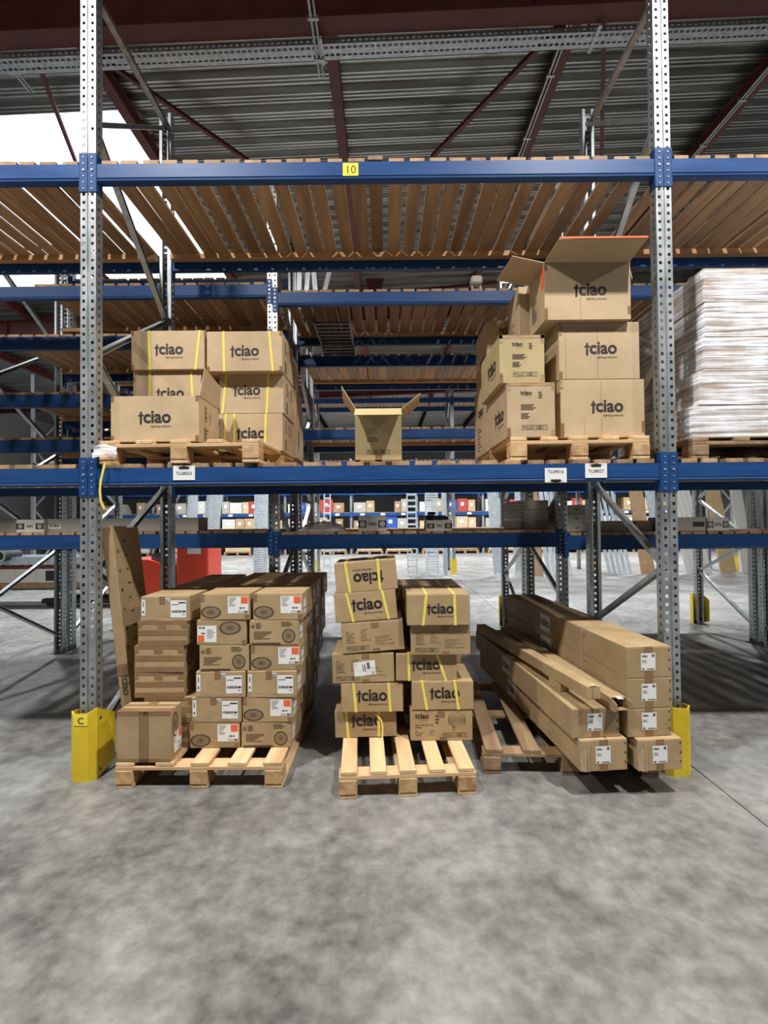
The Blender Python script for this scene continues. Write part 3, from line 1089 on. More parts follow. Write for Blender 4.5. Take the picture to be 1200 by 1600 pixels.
# --- lower shelf, left pallet
PZ = L1 + .026 + .14
CT = 'tciao cartons on the left shelf pallet'
ctape = lambda w_, h_, m='tape': [('tape', 'front', 0, .018, h_ - .035, h_, m), ('tape', 'front', w_ - .018, w_, h_ - .035, h_, m), ('tape', 'front', 0, .02, 0, .035, m), ('tape', 'front', w_ - .02, w_, 0, .035, m)]
side_text = [('fine', 'right', .10, .235, .05, 9, .011, .006), ('fine', 'right', .18, .20, .035, 6, .011, .005), ('fine', 'right', .09, .10, .07, 8, .0105, .006), ('fine', 'right', .26, .235, .06, 8, .012, .006)]
A = carton('open brown tciao carton in front on the left shelf pallet, right flap raised', -1.657, .05, PZ, .534, .36, .278, openbox=True, mat='cardboard_light', name='open_carton',
           items=ctape(.534, .278) + [('logo', 'front', .165, .112, .20)] + side_text[:3])
flap(A, [(.534, .004, .278), (.534, .356, .278), (.560, .33, .415), (.560, .03, .455)], 'cardboard_light')
flap(A, [(.02, .358, .276), (.52, .358, .276), (.51, .40, .305), (.03, .40, .305)], 'cardboard_light')
flap(A, [(.004, .03, .276), (.004, .34, .276), (-.03, .32, .20), (-.03, .05, .20)], 'cardboard_light')
strapsL = lambda a, b, c, d: [('strap', 'front', a, b), ('strap', 'front', c, d)]
r0 = 2.262 - PZ
carton('brown carton hidden under the second left carton behind the open one', -1.735, .49, PZ, .49, .36, r0 + .018, mat='cardboard_light')
zD = PZ + r0 + .018
carton('half-hidden tciao carton right behind the open carton, two yellow straps', -1.742, .475, zD, .477, .38, .274, mat='cardboard_light', items=[('logo', 'front', .160, .082, .195), ('tape', 'front', 0, .014, .2, .23)] + strapsL(.118, .11, .405, .42))
carton('top left tciao carton on the left shelf pallet, two yellow straps', -1.742, .45, zD + .275, .510, .38, .272, mat='cardboard_light', items=ctape(.523, .272)[:3] + [('logo', 'front', .16, .105, .20)] + strapsL(.122, .13, .475, .445))
carton('bottom right tciao carton on the left shelf pallet, three yellow straps', -1.158, .50, PZ, .452, .39, .264, mat='cardboard_light', items=[('logo', 'front', .125, .088, .21), ('tape', 'front', 0, .012, .18, .22)] + strapsL(.055, .04, .115, .11) + [('strap', 'front', .335, .325)] + side_text)
carton('middle right tciao carton on the left shelf pallet, two yellow straps', -1.148, .50, PZ + .265, .451, .39, .276, mat='cardboard_light', items=[('logo', 'front', .095, .13, .192)] + strapsL(.05, .02, .345, .33) + side_text)
carton('top right tciao carton on the left shelf pallet, overhanging, two yellow straps', -1.211, .43, PZ + .542, .520, .40, .278, mat='cardboard_light', items=ctape(.52, .278)[1:] + [('logo', 'front', .16, .105, .20)] + strapsL(.115, .12, .43, .455) + side_text)
for k, (lab, dz, hh, dx) in enumerate((('bottom', 0, .264, .03), ('middle', .265, .276, .02), ('top', .542, .262, .0))):
    carton('%s tciao carton in the rear row of the left shelf pallet' % lab, -1.165 + dx, .895 if k < 2 else .835, PZ + dz, .46, .30, hh, mat='cardboard_light', items=[('fine', 'right', .05, .22, .06, 12, .012, .006)])
yf = thing('film_scrap', 'crumpled clear film caught on the left shelf pallet corner', 'film', (-1.70, -.02, L1 + .09))
mb = MB()
rr = random.Random(4)
for i in range(5):
    for j in range(5):
        mb.v.append((i * .035 - .015, -.006 - rr.uniform(0, .02), .055 - j * .018 - abs(i - 1.5) * .010 + rr.uniform(-.006, .006)))
for i in range(4):
    for j in range(4):
        mb.f.append((i * 5 + j, i * 5 + j + 1, i * 5 + j + 6, i * 5 + j + 5))
put('film_sheet', mb.mesh('film_sheet', 'stretch_film', True), yf)
st = thing('loose_strap', 'loose yellow strap dangling beside the left front upright', 'strap')
MB().tube([(-1.648, -.03, 1.85), (-1.660, -.030, 1.80), (-1.675, -.028, 1.74), (-1.680, -.026, 1.69), (-1.676, -.024, 1.63), (-1.656, -.02, 1.578)], .013, .0025).tube([(-1.648, -.03, 1.85), (-1.643, .08, 1.853)], .013, .0025).build('strap_band', 'yellow_strap', st)
zt_ = thing('strap_end', 'yellow strap end sticking out left of the open tciao carton', 'strap')
MB().bar((-1.74, .30, 2.20), (-1.62, .415, 2.195), .013, .003).build('strap_band', 'yellow_strap', zt_)

# --- lower shelf, lone open carton
CB = carton('narrow open carton alone in the middle of the lower shelf, flaps up', -.171, .04, L1 + .0275, .282, .40, .325, mat='cardboard_olive', openbox=True, name='open_carton', items=[
    ('text', 'front', .070, .195, .0095, 'Référence  LED  100\n\nPuissance : 100 W', 'ink_brown'), ('fine', 'front', .070, .15, .10, 3, .011, .004), ('icons', 'front', .068, .048, .026),
    ('tape', 'front', .122, .162, 0, .045), ('tape', 'front', 0, .03, 0, .022, 'tape_clear'), ('tape', 'front', .0, .282, 0, .012)])
flap(CB, [(.003, .0, .325), (.279, .0, .325), (.281, -.115, .262), (.001, -.115, .262)], 'cardboard_olive')
flap(CB, [(.002, .01, .325), (.002, .39, .325), (-.10, .37, .46), (-.085, .03, .47)], 'cardboard_olive')
flap(CB, [(.280, .01, .325), (.280, .39, .325), (.41, .37, .43), (.40, .03, .425)], 'cardboard_olive')
flap(CB, [(.002, .396, .325), (.28, .396, .325), (.28, .43, .36), (.002, .43, .36)], 'cardboard_olive')

# --- lower shelf, right pallet
infoF = lambda w_, h_: [('logo', 'front', w_ * .28, h_ * .77, w_ * .24), ('fine', 'front', w_ * .29, h_ * .60, w_ * .48, 4, h_ * .028, .005), ('fine', 'front', w_ * .29, h_ * .44, w_ * .28, 4, h_ * .028, .005),
                        ('icons', 'front', w_ * .3, h_ * .14, w_ * .098), ('fine', 'front', w_ * .66, h_ * .83, w_ * .10, 3, h_ * .045, .009), ('tape', 'front', 0, .022, h_ - .05, h_, 'tape_clear'), ('tape', 'front', w_ - .022, w_, h_ - .05, h_, 'tape_clear'),
                        ('tape', 'front', .0, w_, h_ - .022, h_ - .001, 'tape_clear'), ('tape', 'front', 0, .022, 0, .06), ('tape', 'front', w_ - .025, w_, 0, .05, 'tape_clear')]
sideL = lambda d_, h_: [('logo', 'left', d_ * .40, h_ * .36, .24), ('tape', 'left', d_ - .03, d_, h_ - .04, h_, 'tape_clear')]
carton('small-faced tciao carton at the bottom front of the right shelf pallet, glossy tape on top', .749, .03, PZ, .292, .53, .334, mat='cardboard_light', items=infoF(.292, .334) + sideL(.53, .334))
carton('olive tciao carton second from the bottom at the left of the right shelf pallet', .712, .05, PZ + .335, .276, .55, .296, mat='cardboard_olive', items=infoF(.276, .296) + sideL(.55, .296), rot=(0, 0, .0))
carton('bottom large tciao carton at the right of the right shelf pallet', 1.083, .06, PZ, .516, .40, .356, mat='cardboard_light', items=[('logo', 'front', .185, .155, .20), ('tape', 'front', .25, .253, 0, .356, 'cardboard_inside'), ('tape', 'front', .145, .147, 0, .12, 'cardboard_inside'), ('tape', 'front', 0, .02, .30, .356, 'tape_clear'), ('tape', 'front', 0, .022, 0, .09), ('tape', 'front', .496, .516, .03, .10), ('fine', 'left', .1, .25, .08, 6, .02, .008)])
carton('middle large tciao carton at the right of the right shelf pallet', 1.080, .06, PZ + .357, .494, .40, .352, mat='cardboard_light', items=[('logo', 'front', .155, .155, .20), ('tape', 'front', .235, .238, 0, .352, 'cardboard_inside'), ('tape', 'front', .04, .043, 0, .352, 'cardboard_inside'), ('tape', 'front', 0, .022, .27, .352, 'tape_clear'), ('tape', 'front', 0, .02, 0, .05), ('fine', 'left', .1, .30, .10, 10, .02, .008)])
R1 = carton('topmost open tciao carton of the right shelf pallet, flaps spread', .984, .02, PZ + .710, .520, .30, .352, mat='cardboard_light', openbox=True, name='open_carton', items=[('logo', 'front', .175, .145, .20), ('tape', 'front', .215, .218, 0, .352, 'cardboard_inside'), ('tape', 'front', 0, .018, .30, .352), ('tape', 'front', .502, .52, .03, .08), ('tape', 'front', 0, .018, 0, .07), ('fine', 'left', .05, .20, .12, 12, .012, .006), ('tape', 'left', .24, .29, .2, .33, 'orange_print')])
flap(R1, [(.002, .0, .352), (.518, .0, .352), (.545, -.155, .405), (.035, -.15, .405)], 'cardboard_light')
MB().box(.04, .545, -.162, -.156, .402, .412).build('red_flap_edge', 'orange_print', R1)
flap(R1, [(.0, .005, .35), (.0, .295, .35), (-.22, .29, .385), (-.19, .01, .395)], 'cardboard_light')
flap(R1, [(.002, .296, .352), (.518, .296, .352), (.52, .44, .39), (.0, .44, .39)], 'cardboard_light')
flap(R1, [(.516, .01, .352), (.516, .29, .352), (.54, .29, .25), (.54, .01, .25)], 'cardboard_light')
carton('rear left upper tciao carton of the right shelf pallet, name on its side', .775, .68, PZ + .52, .30, .42, .46, mat='cardboard_light', items=[('logo', 'front', .09, .36, .14), ('logo', 'left', .15, .17, .20)])
carton('rear left lower tciao carton of the right shelf pallet, name on its side', .757, .62, PZ, .31, .48, .519, mat='cardboard_light', items=[('logo', 'left', .14, .30, .20), ('fine', 'left', .12, .22, .16, 8, .024, .008)])
carton('narrow carton on the right shelf pallet, left of the open top one', .92, .35, PZ + .632, .092, .30, .46 - .02, mat='cardboard_light', items=[('fine', 'left', .06, .25, .14, 8, .02, .006)])
for k in range(2):
    carton('%s carton hidden behind the large ones, right shelf pallet' % ('lower', 'upper')[k], 1.10, .50, PZ + k * .36, .46, .50, .355, mat='cardboard')

# --- lower shelf, right bay: five layers in stretch film, and darker cartons behind the upright
WZ = L1 + .026 + .128
lay = [(1.878, .198), (1.921, .206), (1.952, .207), (1.968, .214), (1.961, .206)]
z = WZ
mbf = MB()
for k, (x0, hh) in enumerate(lay):
    nm = ('bottom', 'second', 'middle', 'fourth', 'top')[k]
    for q in (0, 1):
        carton('%s brown carton %s the film-wrapped stack right of the upright' % (nm, 'at the near left of' if q == 0 else 'at the right end of'), x0 + q * .645, .035, z, .64, .92, hh - .002, mat='cardboard',
               items=[('text', 'left', .55, hh * .35, .04, 'tciao', 'ink_brown'), ('fine', 'front', .28, hh * .7, .014, 7, .017, .006)] if q == 0 else ())
    e = .004
    a, b, c, d = x0 - e, x0 + 1.285 + e, .035 - e, .955 + e
    nseg = 10
    n0 = len(mbf.v)
    ring = [(a, d - i * (d - c) / nseg) for i in range(nseg)] + [(a + i * (b - a) / nseg, c) for i in range(nseg)] + [(b, c + i * (d - c) / nseg) for i in range(nseg)] + [(b - i * (b - a) / nseg, d) for i in range(nseg)]
    rr = random.Random(k)
    N = len(ring)
    for zz in (z + .003, z + hh * .35, z + hh * .65, z + hh - .003):
        for (px, py) in ring:
            mbf.v.append((px - (rr.uniform(0, .006) if px == a else 0), py - (rr.uniform(0, .006) if py == c else 0), zz))
    for l_ in range(3):
        for i in range(N):
            mbf.f.append((n0 + l_ * N + i, n0 + l_ * N + (i + 1) % N, n0 + (l_ + 1) * N + (i + 1) % N, n0 + (l_ + 1) * N + i))
    z += hh
x0 = lay[-1][0]
mbf.add([(x0 - .004, .031, z + .003), (x0 + 1.289, .031, z + .003), (x0 + 1.289, .96, z + .003), (x0 - .004, .96, z + .003)], [(0, 1, 2, 3)])
fl = thing('stretch_film', 'shiny clear stretch film wrapped round the stacked cartons right of the upright', 'film')
put('film_sheet', mbf.mesh('film_sheet', 'stretch_film', True), fl)
# ------------------------------------------------------------------ floor, left pallet: lamp cartons in three columns
LG = 'lamp cartons of the left floor stack'
bottom_tape = lambda w_, h_: [('tape', 'front', 0, w_, h_ * .40, h_ * .62, 'tape'), ('tape', 'front', 0, w_, 0, h_ * .20, 'tape'), ('tape', 'front', 0, w_, h_ * .86, h_, 'tape'), ('tape', 'front', w_ * .4, w_ * .57, h_ * .68, h_ * .86), ('tape', 'front', 0, w_ * .08, h_ * .7, h_ * .86), ('tape', 'front', w_ * .88, w_, h_ * .7, h_ * .86)]
lampA = lambda w_, h_: [('oval', 'front', w_ * .215, h_ * .30, w_ * .205, h_ * .235), ('label', 'front', w_ * .555, h_ * .25, w_ * .42, h_ * .66, 'orange'), ('tape', 'front', 0, w_ * .08, h_ * .7, h_, 'tape'), ('tape', 'front', w_ * .9, w_, 0, h_ * .2)]
lampB = lambda w_, h_: [('oval', 'front', w_ * .67, h_ * .68, w_ * .22, h_ * .26), ('label', 'front', .004, h_ * .12, w_ * .385, h_ * .66, 'orange_flip'), ('tape', 'front', w_ * .9, w_, 0, h_ * .2)]
lampC = lambda w_, h_: [('oval', 'front', w_ * .79, h_ * .36, w_ * .135, h_ * .28), ('fine', 'front', w_ * .09, h_ * .55, w_ * .40, 6, h_ * .055, .004, 'ink_faint'), ('fine', 'front', w_ * .13, h_ * .88, w_ * .18, 4, h_ * .06, .005, 'ink_faint'), ('oval', 'front', w_ * .07, h_ * .75, .011, .011),
                        ('fine', 'front', w_ * .64, h_ * .93, w_ * .30, 3, h_ * .07, .006, 'ink_faint'), ('fine', 'front', w_ * .04, h_ * .1, w_ * .6, 2, h_ * .04, .006)]
shipD = lambda w_, h_: [('label', 'front', w_ * .61, h_ * .14, w_ * .32, h_ * .70, 'ship'), ('label', 'front', .006, h_ * .22, w_ * .075, h_ * .66, 'strip'), ('label', 'front', w_ * .50, h_ * .77, w_ * .10, h_ * .16, 'num'), ('tape', 'front', w_ * .38, w_ * .5, h_ * .68, h_), ('tape', 'front', 0, w_, 0, h_ * .16, 'tape_clear')]
BX, BD = .298, .292
cols = {
    'left': [(-1.475, .146, 'D'), (-1.492, .146, 'T'), (-1.513, .160, 'T'), (-1.513, .152, 'T'), (-1.455, .150, 'T'), (-1.455, .148, 'T')],
    'middle': [(-1.109, .155, 'A'), (-1.131, .150, 'B'), (-1.116, .156, 'C'), (-1.138, .152, 'D'), (-1.163, .148, 'D'), (-1.174, .155, 'A')],
    'right': [(-.792, .157, 'A'), (-.815, .150, 'C'), (-.808, .152, 'A'), (-.830, .156, 'D'), (-.857, .150, 'A'), (-.866, .150, 'C')],
}
DESC = {'D': 'with white shipping label', 'T': 'closed with broad tape bands', 'A': 'with oval lamp print and orange label', 'B': 'with upside-down lamp print', 'C': 'with round lamp drawing and fine print'}
DEC = {'D': shipD, 'T': bottom_tape, 'A': lampA, 'B': lampB, 'C': lampC}
ORD = ('top', 'second', 'third', 'fourth', 'fifth', 'bottom')
for cn, rows in cols.items():
    z = .1445
    for k in range(5, -1, -1):
        x, hh, kind = rows[k]
        yj = .03 + (.015 if cn == 'left' else 0)
        items = DEC[kind](BX, hh)
        if cn == 'right':
            items = items + [('label', 'right', .02, hh * .2, .10, hh * .55, 'ship')]
        if cn == 'left' and kind == 'T':
            items = items + [('oval', 'right', .09, hh * .5, .055, hh * .38)]
        rt = (0, 0, R.uniform(-.02, .02))
        carton('%s lamp carton, %s front column, left floor stack, %s' % (ORD[k], cn, DESC[kind]), x, yj, z, BX, BD, hh, mat='cardboard' if kind != 'T' else 'cardboard', rot=rt, items=items, group=LG, seam=(k == 0))
        for q in (1, 2, 3):
            vis = k == 0 or cn == 'right'
            it = [('label', 'right', .05 + .04 * (q % 2), hh * .2, .10, hh * .6, 'ship')] if cn == 'right' else ()
            dn = ('', 'second', 'third', 'rear')[q]
            if vis:
                carton('%s lamp carton of the %s column, %s row back, left floor pallet' % (ORD[k], cn, dn), x + R.uniform(-.006, .012), yj + q * .301, z, BX, BD, hh, mat='cardboard', items=it, group=LG, seam=(k == 0))
            else:
                carton('%s lamp carton of the %s column, %s row back, shut inside left stack' % (ORD[k], cn, dn), x, yj + q * .301, z, BX, BD, hh, mat='cardboard', group=LG)
        z += hh + .0006
F = carton('lamp carton standing on edge in front of the left floor stack', -1.524, -.132, .1445, .306, .15, .285, mat='cardboard', group=LG, seam=False,
           items=[('tape', 'front', .128, .184, 0, .285, 'tape'), ('tape', 'front', 0, .306, .262, .285, 'tape'), ('tape', 'front', 0, .306, 0, .02, 'tape'), ('oval', 'right', .06, .19, .036, .07), ('label', 'right', .045, .03, .095, .115, 'orange'),
                  ('tape', 'top', 0, .306, .0, .05, 'tape'), ('tape', 'top', 0, .306, .08, .105, 'tape'), ('tape', 'top', .125, .18, .105, .15, 'tape')], rot=(0, 0, -.012))

# tall thin cartons leaning left of the stack
for nm, x0, y0, wd, dp, ln, tilt, txt in (('nearer tall thin carton leaning left of the left floor stack', -1.582, .10, .066, .175, 1.47, -.113, True), ('farther tall thin carton leaning behind the nearer one, left of the floor stack', -1.588, .285, .068, .16, 1.46, -.118, False)):
    t = carton(nm, x0, y0, .0, wd, dp, ln, mat='cardboard_brown' if False else 'cardboard', rot=(0, tilt, 0), name='tall_carton',
               items=([('tape', 'front', 0, wd, .55, .62, 'tape'), ('tape', 'front', 0, wd, .25, .30), ('fine', 'right', .03, 1.32, .03, 7, .12, .02), ('fine', 'right', .11, 1.38, .05, 9, .09, .012)] if txt else [('fine', 'front', .02, 1.3, .03, 3, .1, .02)]))
    t.location.z = wd * math.sin(-tilt) + .001 if tilt < 0 else 0
    if txt:
        o = put('printed_logo', logo_mesh('ink_brown', False), t, (.02, -.0012, .56), (pi / 2, 0, 0))
        o.scale = (.13,) * 3
        o.rotation_euler = (Matrix.Rotation(pi / 2, 3, 'X') @ Matrix.Rotation(-pi / 2, 3, 'Z')).to_euler()

# ------------------------------------------------------------------ floor, middle pallet: two stacks of tciao cartons
MG = 'tciao cartons of the middle floor stacks'
infoM = [('text', 'front', .028, .128, .0115, 'Réf. :\nN° de série :\nQuantité :\nPoids brut :\nPoids net :\nDimensions :', 'ink_brown', 1), ('text', 'front', .118, .135, .0115, 'TL240022\n10001\n5 pièces\n10.0 KG\n8.9 KG\n40x35x18 cm', 'ink_brown'),
         ('text', 'front', .205, .088, .0105, 'tciao lighting solution\nFabriqué en R.P.C.\nImporté par electric SDS\n2 rue Ravoisy\n69270 Saint-Genis, FRANCE', 'ink_brown'), ('icons', 'front', .026, .016, .026),
         ('tape', 'front', .185, .232, .145, .178), ('tape', 'front', .185, .232, 0, .022)]
mk = lambda u, v, s, a, b, c, d, flip=False: [('logo', 'front', u, v, s) + ((True,) if flip else ())] + [('strap', 'front', a, b), ('strap', 'front', c, d)]
BW, BH, BDp = .384, .178, .36
zb = .1445
left = [
    ('bottom tciao carton of the left middle stack, broken strap end hanging', -.317, .150, .167, .020, mk(.100, .068, .195, .070, .082, .275, .272)),
    ('second tciao carton from the bottom in the left middle stack', -.276, .120, .176, .006, mk(.096, .066, .19, .078, .092, .295, .305)),
    ('information-printed carton with a tilted white label, left middle stack', -.328, .120, .180, .022, infoM + [('label', 'front', .138, .036, .135, .088, 'tilt', .10)]),
    ('information-printed carton tilting in the left middle stack, third from top', -.262, .115, .186, .068, infoM),
    ('second tciao carton from the top of the tilting left middle stack', -.305, .120, .180, .072, mk(.104, .068, .192, .078, .110, .300, .330)),
    ('topmost carton of the left middle stack, name upside down', -.300, .125, .184, .075, mk(.302, .115, .190, .068, .085, .272, .272, True)),
]
tops = [.3135, .487, .667, .836, 1.022]
zl = [.1445, .3145, .492, .6745, .8625, 1.0445]
for (lab, x, y, hh, tl, it), z in zip(left, zl):
    carton(lab, x, y, z, BW, BDp, hh, rot=(0, -tl, 0), items=it, group=MG, seam=True)
hs = thing('loose_strap', 'broken yellow strap end hanging off the bottom carton of the left middle stack', 'strap')
MB().tube([(-.065, .138, .298), (-.03, .128, .262), (-.020, .122, .22), (-.024, .115, .16), (-.030, .10, .105), (-.026, .09, .08)], .009, .002).build('strap_band', 'yellow_strap', hs)
right = [
    ('bottom carton of the right middle stack with product drawing and small name', .150, .10, .1445, .380, .190, [('logo', 'front', .028, .135, .085), ('text', 'front', .03, .092, .012, 'Ruban LED 230V 15M\n', 'ink_brown', 1), ('fine', 'front', .03, .083, .07, 1, .01, .004),
     ('text', 'front', .03, .055, .010, 'Réf. :\nN° de série :\nQuantité :', 'ink_brown', 1), ('text', 'front', .112, .058, .010, 'TL240022\n10001\n5 pièces', 'ink_brown'), ('icons', 'front', .195, .022, .027), ('fine', 'front', .152, .155, .03, 3, .02, .01), ('tape', 'front', .165, .21, .14, .188), ('tape', 'front', .178, .22, 0, .022)]),
    ('second carton from the bottom of the right middle stack, two straps', .160, .095, .335, .378, .172, mk(.108, .068, .185, .062, .092, .262, .285)),
    ('carton set back to the left in the right middle stack, name between straps', .064, .11, .5075, .376, .166, mk(.095, .066, .18, .078, .082, .252, .308)),
    ('information-printed carton second from the top of the right middle stack', .158, .08, .674, .362, .184, [i if i[0] != 'tape' else i for i in infoM]),
    ('topmost carton of the right middle stack, two straps across its top', .134, .055, .8585, .382, .186, mk(.118, .070, .165, .118, .096, .288, .292)),
]
for (lab, x, y, z, wd, hh, it) in right:
    dd = .40 if 'topmost' in lab else BDp
    t = carton(lab, x, y, z, wd, dd, hh, items=it, group=MG, seam=True)
    if 'drawing' in lab:
        mb = MB()
        for q in range(4):
            mb.ring(.285, .142 - q * .011, .052, .024, .0022, 24)
        mb.ring(.285, .125, .024, .011, .002, 20)
        for q in range(6):
            mb.rect(.236 + q * .018, .238 + q * .018, .10, .145)
        mb.add([(.245, .115, 0), (.252, .115, 0), (.272, .075, 0), (.265, .072, 0)], [(0, 1, 2, 3)]).ring(.268, .076, .011, .016, .002, 12)
        o = mb.build('printed_drawing', 'ink_faint', t)
        o.location, o.rotation_euler = (0, -.0012, 0), (pi / 2, 0, 0)
for k in range(5):
    zz = .1445 + k * .178
    carton('%s carton of the rear right middle stack, behind the strapped one' % ('bottom', 'second', 'middle', 'fourth', 'topmost')[k], .125, .50, zz, .40, .42, .177, items=mk(.12, .06, .17, .13, .13, .27, .27), group=MG, seam=True)
for k in range(5):
    carton('%s carton of the rear left middle stack, hidden in shade' % ('bottom', 'second', 'middle', 'fourth', 'topmost')[k], -.30 + .012 * k, .56, .1445 + k * .178, .38, .36, .177, group=MG)

# ------------------------------------------------------------------ floor, right pallet: long cartons
YAW = .088
LONG = 1.88
lab_front = lambda w_, h_: [('label', 'front', w_ * .32, h_ * .24, .084, .093, 'name'), ('tape', 'front', w_ * .40, w_ * .58, 0, h_ * .24), ('tape', 'front', w_ * .40, w_ * .58, h_ * .83, h_), ('fine', 'front', w_ * .94, h_ * .9, .012, 3, h_ * .3, .012)]
lside = [('label', 'left', .74, .022, .18, .118, 'brand'), ('fine', 'left', 1.38, .13, .12, 1, .01, .003), ('fine', 'left', 1.38, .03, .08, 1, .01, .003)]
long_boxes = [
    ('bottom long carton of the right column on the floor, crushed front corner', 1.344, -.285, .1445, .25, .165, 0),
    ('second long carton from the bottom in the right column on the floor', 1.308, -.25, .3105, .25, .152, 0),
    ('third long carton from the bottom in the right column on the floor', 1.307, -.25, .4635, .258, .163, 0),
    ('topmost long carton of the right column on the floor, string tied round', 1.306, -.25, .6275, .258, .168, 0),
    ('lower long carton of the left column on the floor, torn front corner', 1.036, -.285, .1445, .262, .166, 0),
    ('upper long carton of the left column on the floor, under the thin tubes', 1.005, -.26, .3115, .264, .156, 0),
]
for i, (lab, x, y, z, wd, hh, rz) in enumerate(long_boxes):
    t = carton(lab, x, y, z, wd, LONG, hh, rot=(0, 0, YAW), items=lab_front(wd, hh) + (lside if i in (2, 3, 4, 5) else []), seam=True, name='long_carton', mat='cardboard')
    for yy in (.48,):
        if i in (2, 3):
            MB().box(-.004, -.0005, yy, yy + .008, 0, hh + .003).box(-.004, wd + .003, yy, yy + .008, hh + .0005, hh + .004).build('string', 'cardboard_light', t)
    if i in (0, 4):
        MB().add([(.0, -.003, .01), (.03, -.006, .0), (.034, -.004, .12), (.012, -.010, .13), (-.004, -.003, .09)], [(0, 1, 2, 3, 4)]).add([(.04, -.002, .0), (.046, -.006, .0), (.046, -.006, .15), (.04, -.002, .15)], [(0, 1, 2, 3)]).build('torn_edge', 'cardboard_light', t)


def open_tube(label, x, y, z, wd, hh, ln, yaw, pitch):
    t = thing('thin_carton', label, 'box', (x, y, z), (pitch, 0, yaw))
    e = .004
    MB().box(0, wd, 0, ln, 0, e).box(0, wd, .02, ln, hh - e, hh).box(0, e, 0, ln, e, hh - e).box(wd - e, wd, .03, ln, e, hh - e).box(e, wd - e, ln - e, ln, e, hh - e).build('body', 'cardboard', t)
    return t


t = open_tube('thin open-ended carton lying between the two long columns', 1.207, -.29, .4695, .088, .064, 1.75, .10, .0)
flap(t, [(0, 0, .0), (0, 0, .062), (-.004, -.05, .05), (-.004, -.045, .012)], 'cardboard')
flap(t, [(.088, .03, .0), (.088, .03, .062), (.096, -.02, .05), (.094, -.01, .004)], 'cardboard')
MB().box(.028, .062, -.012, .03, .0645, .0665).build('tab', 'carton_white', t)
t = carton('thin closed carton lying on the upper left long carton', 1.065, -.31, .537, .079, 1.88, .070, rot=(-.036, 0, .122), name='thin_carton', mat='cardboard', items=[('tape', 'front', .03, .033, 0, .055, 'ink_faint')])
MB().box(.020, .058, -.002, .03, .0702, .0722).build('tab', 'cardboard_light', t)
sup = carton('short carton piece propping the thin closed carton', 1.035, .0, .4680, .060, .13, .0535, mat='cardboard', rot=(0, 0, .2), name='carton_piece')
# ------------------------------------------------------------------ goods on the second rack row, lowest deck
D2 = 1.391
sq = lambda w_, h_, n: [('label', 'front', w_ * .0, h_ * .25, w_ * .32, h_ * .5, 'blk'), ('label', 'front', w_ * .68, h_ * .25, w_ * .32, h_ * .5, 'blk'), ('text', 'front', w_ * .40, h_ * .38, h_ * .30, n, 'ink_black', 1)]


def small_carton(label, x, y, z, w_, d_, h_, num, mat, sides=True):
    t = carton(label, x, y, z, w_, d_, h_, mat=mat)
    for u in ((0.0, .30), (.70, 1.0)) if sides else ((.0, .12),):
        o = MB().rect(u[0] * w_ + .002, u[1] * w_ - .002, .26 * h_, .72 * h_).build('black_square', 'ink_black', t)
        o.location, o.rotation_euler = (0, -.0012, 0), (pi / 2, 0, 0)
        cx = (u[0] + u[1]) / 2 * w_
        o2 = MB().ring(cx, .49 * h_, h_ * .17, h_ * .17, h_ * .05, 14).disc(cx, .49 * h_, h_ * .07, h_ * .07, 10).build('white_mark', 'carton_white', o)
        o2.location = (0, 0, .0006)
    if num:
        put('lettering', text_mesh(num, h_ * .34, 'ink_black', .02, 'CENTER'), t, (w_ / 2, -.0012, h_ * .38), (pi / 2, 0, 0))
    return t


small_carton('grey carton numbered 060 on the low deck behind, above the middle stacks', -.245, 1.70, D2, .268, .30, .145, '060', 'carton_grey')
small_carton('pale carton numbered 052 holding black parts, on the low deck behind', .406, 1.70, D2 - .004, .238, .34, .105, '052', 'carton_white')
bp = thing('black_parts', 'heap of black plastic parts on the carton numbered 052', 'parts')
for k, (x, y, z, a, b, c) in enumerate(((.40, 1.80, .105, .10, .10, .05), (.47, 1.74, .106, .13, .12, .045), (.42, 1.78, .156, .08, .07, .03), (.54, 1.86, .106, .09, .10, .035))):
    MB().cbox(0, a, 0, b, 0, c, .012).build('black_part', 'black_plastic', bp).location = (x, y, D2 - .004 + z)
small_carton('white carton end with black squares on the left low deck', -3.50, 1.72, D2 + .02, .262, .30, .122, '041', 'carton_white')
carton('long grey carton lying left of the white one on the left low deck', -3.74, 1.80, D2 + .02, .235, .60, .13, mat='carton_grey')
carton('long grey carton lying right of the white one on the left low deck', -3.232, 1.76, D2 + .02, 1.45, .25, .128, mat='carton_grey', items=[('label', 'front', .01, .035, .12, .045, 'brand')])
for k in range(3):
    small_carton('%s long grey carton numbered 067 stacked on the low deck, right' % ('bottom', 'middle', 'topmost')[k], 1.74, 1.80, 1.363 + .002 + k * .088, .26, .75, .086, '067', 'carton_grey', False)
    small_carton('%s long grey carton of the second 067 stack, left of the upright' % ('bottom', 'middle', 'topmost')[k], 1.38, 2.0, 1.392 + k * .098, .28, .70, .096, None, 'carton_grey', False)
carton('long white carton with a black emblem on the low deck right', 2.06, 1.95, 1.363, .62, .22, .105, mat='carton_white', items=[('tape', 'front', .36, .45, .012, .093, 'ink_black'), ('tape', 'front', .0, .05, .03, .06, 'ink_black')])
small_carton('grey carton numbered 076 on the low deck right of the front upright', 3.06, 1.70, 1.363, .205, .40, .13, '076', 'carton_white')
carton('long grey carton left of the one numbered 076 on the low deck', 2.72, 1.71, 1.363, .335, .40, .135, mat='carton_grey', items=[('tape', 'front', .21, .32, .045, .09, 'ink_black')])
bag = thing('plastic_bag', 'crumpled clear plastic bag on the low deck behind, left of centre', 'bag', (-.62, 1.80, D2))
mb = MB()
rr = random.Random(11)
NB = 9
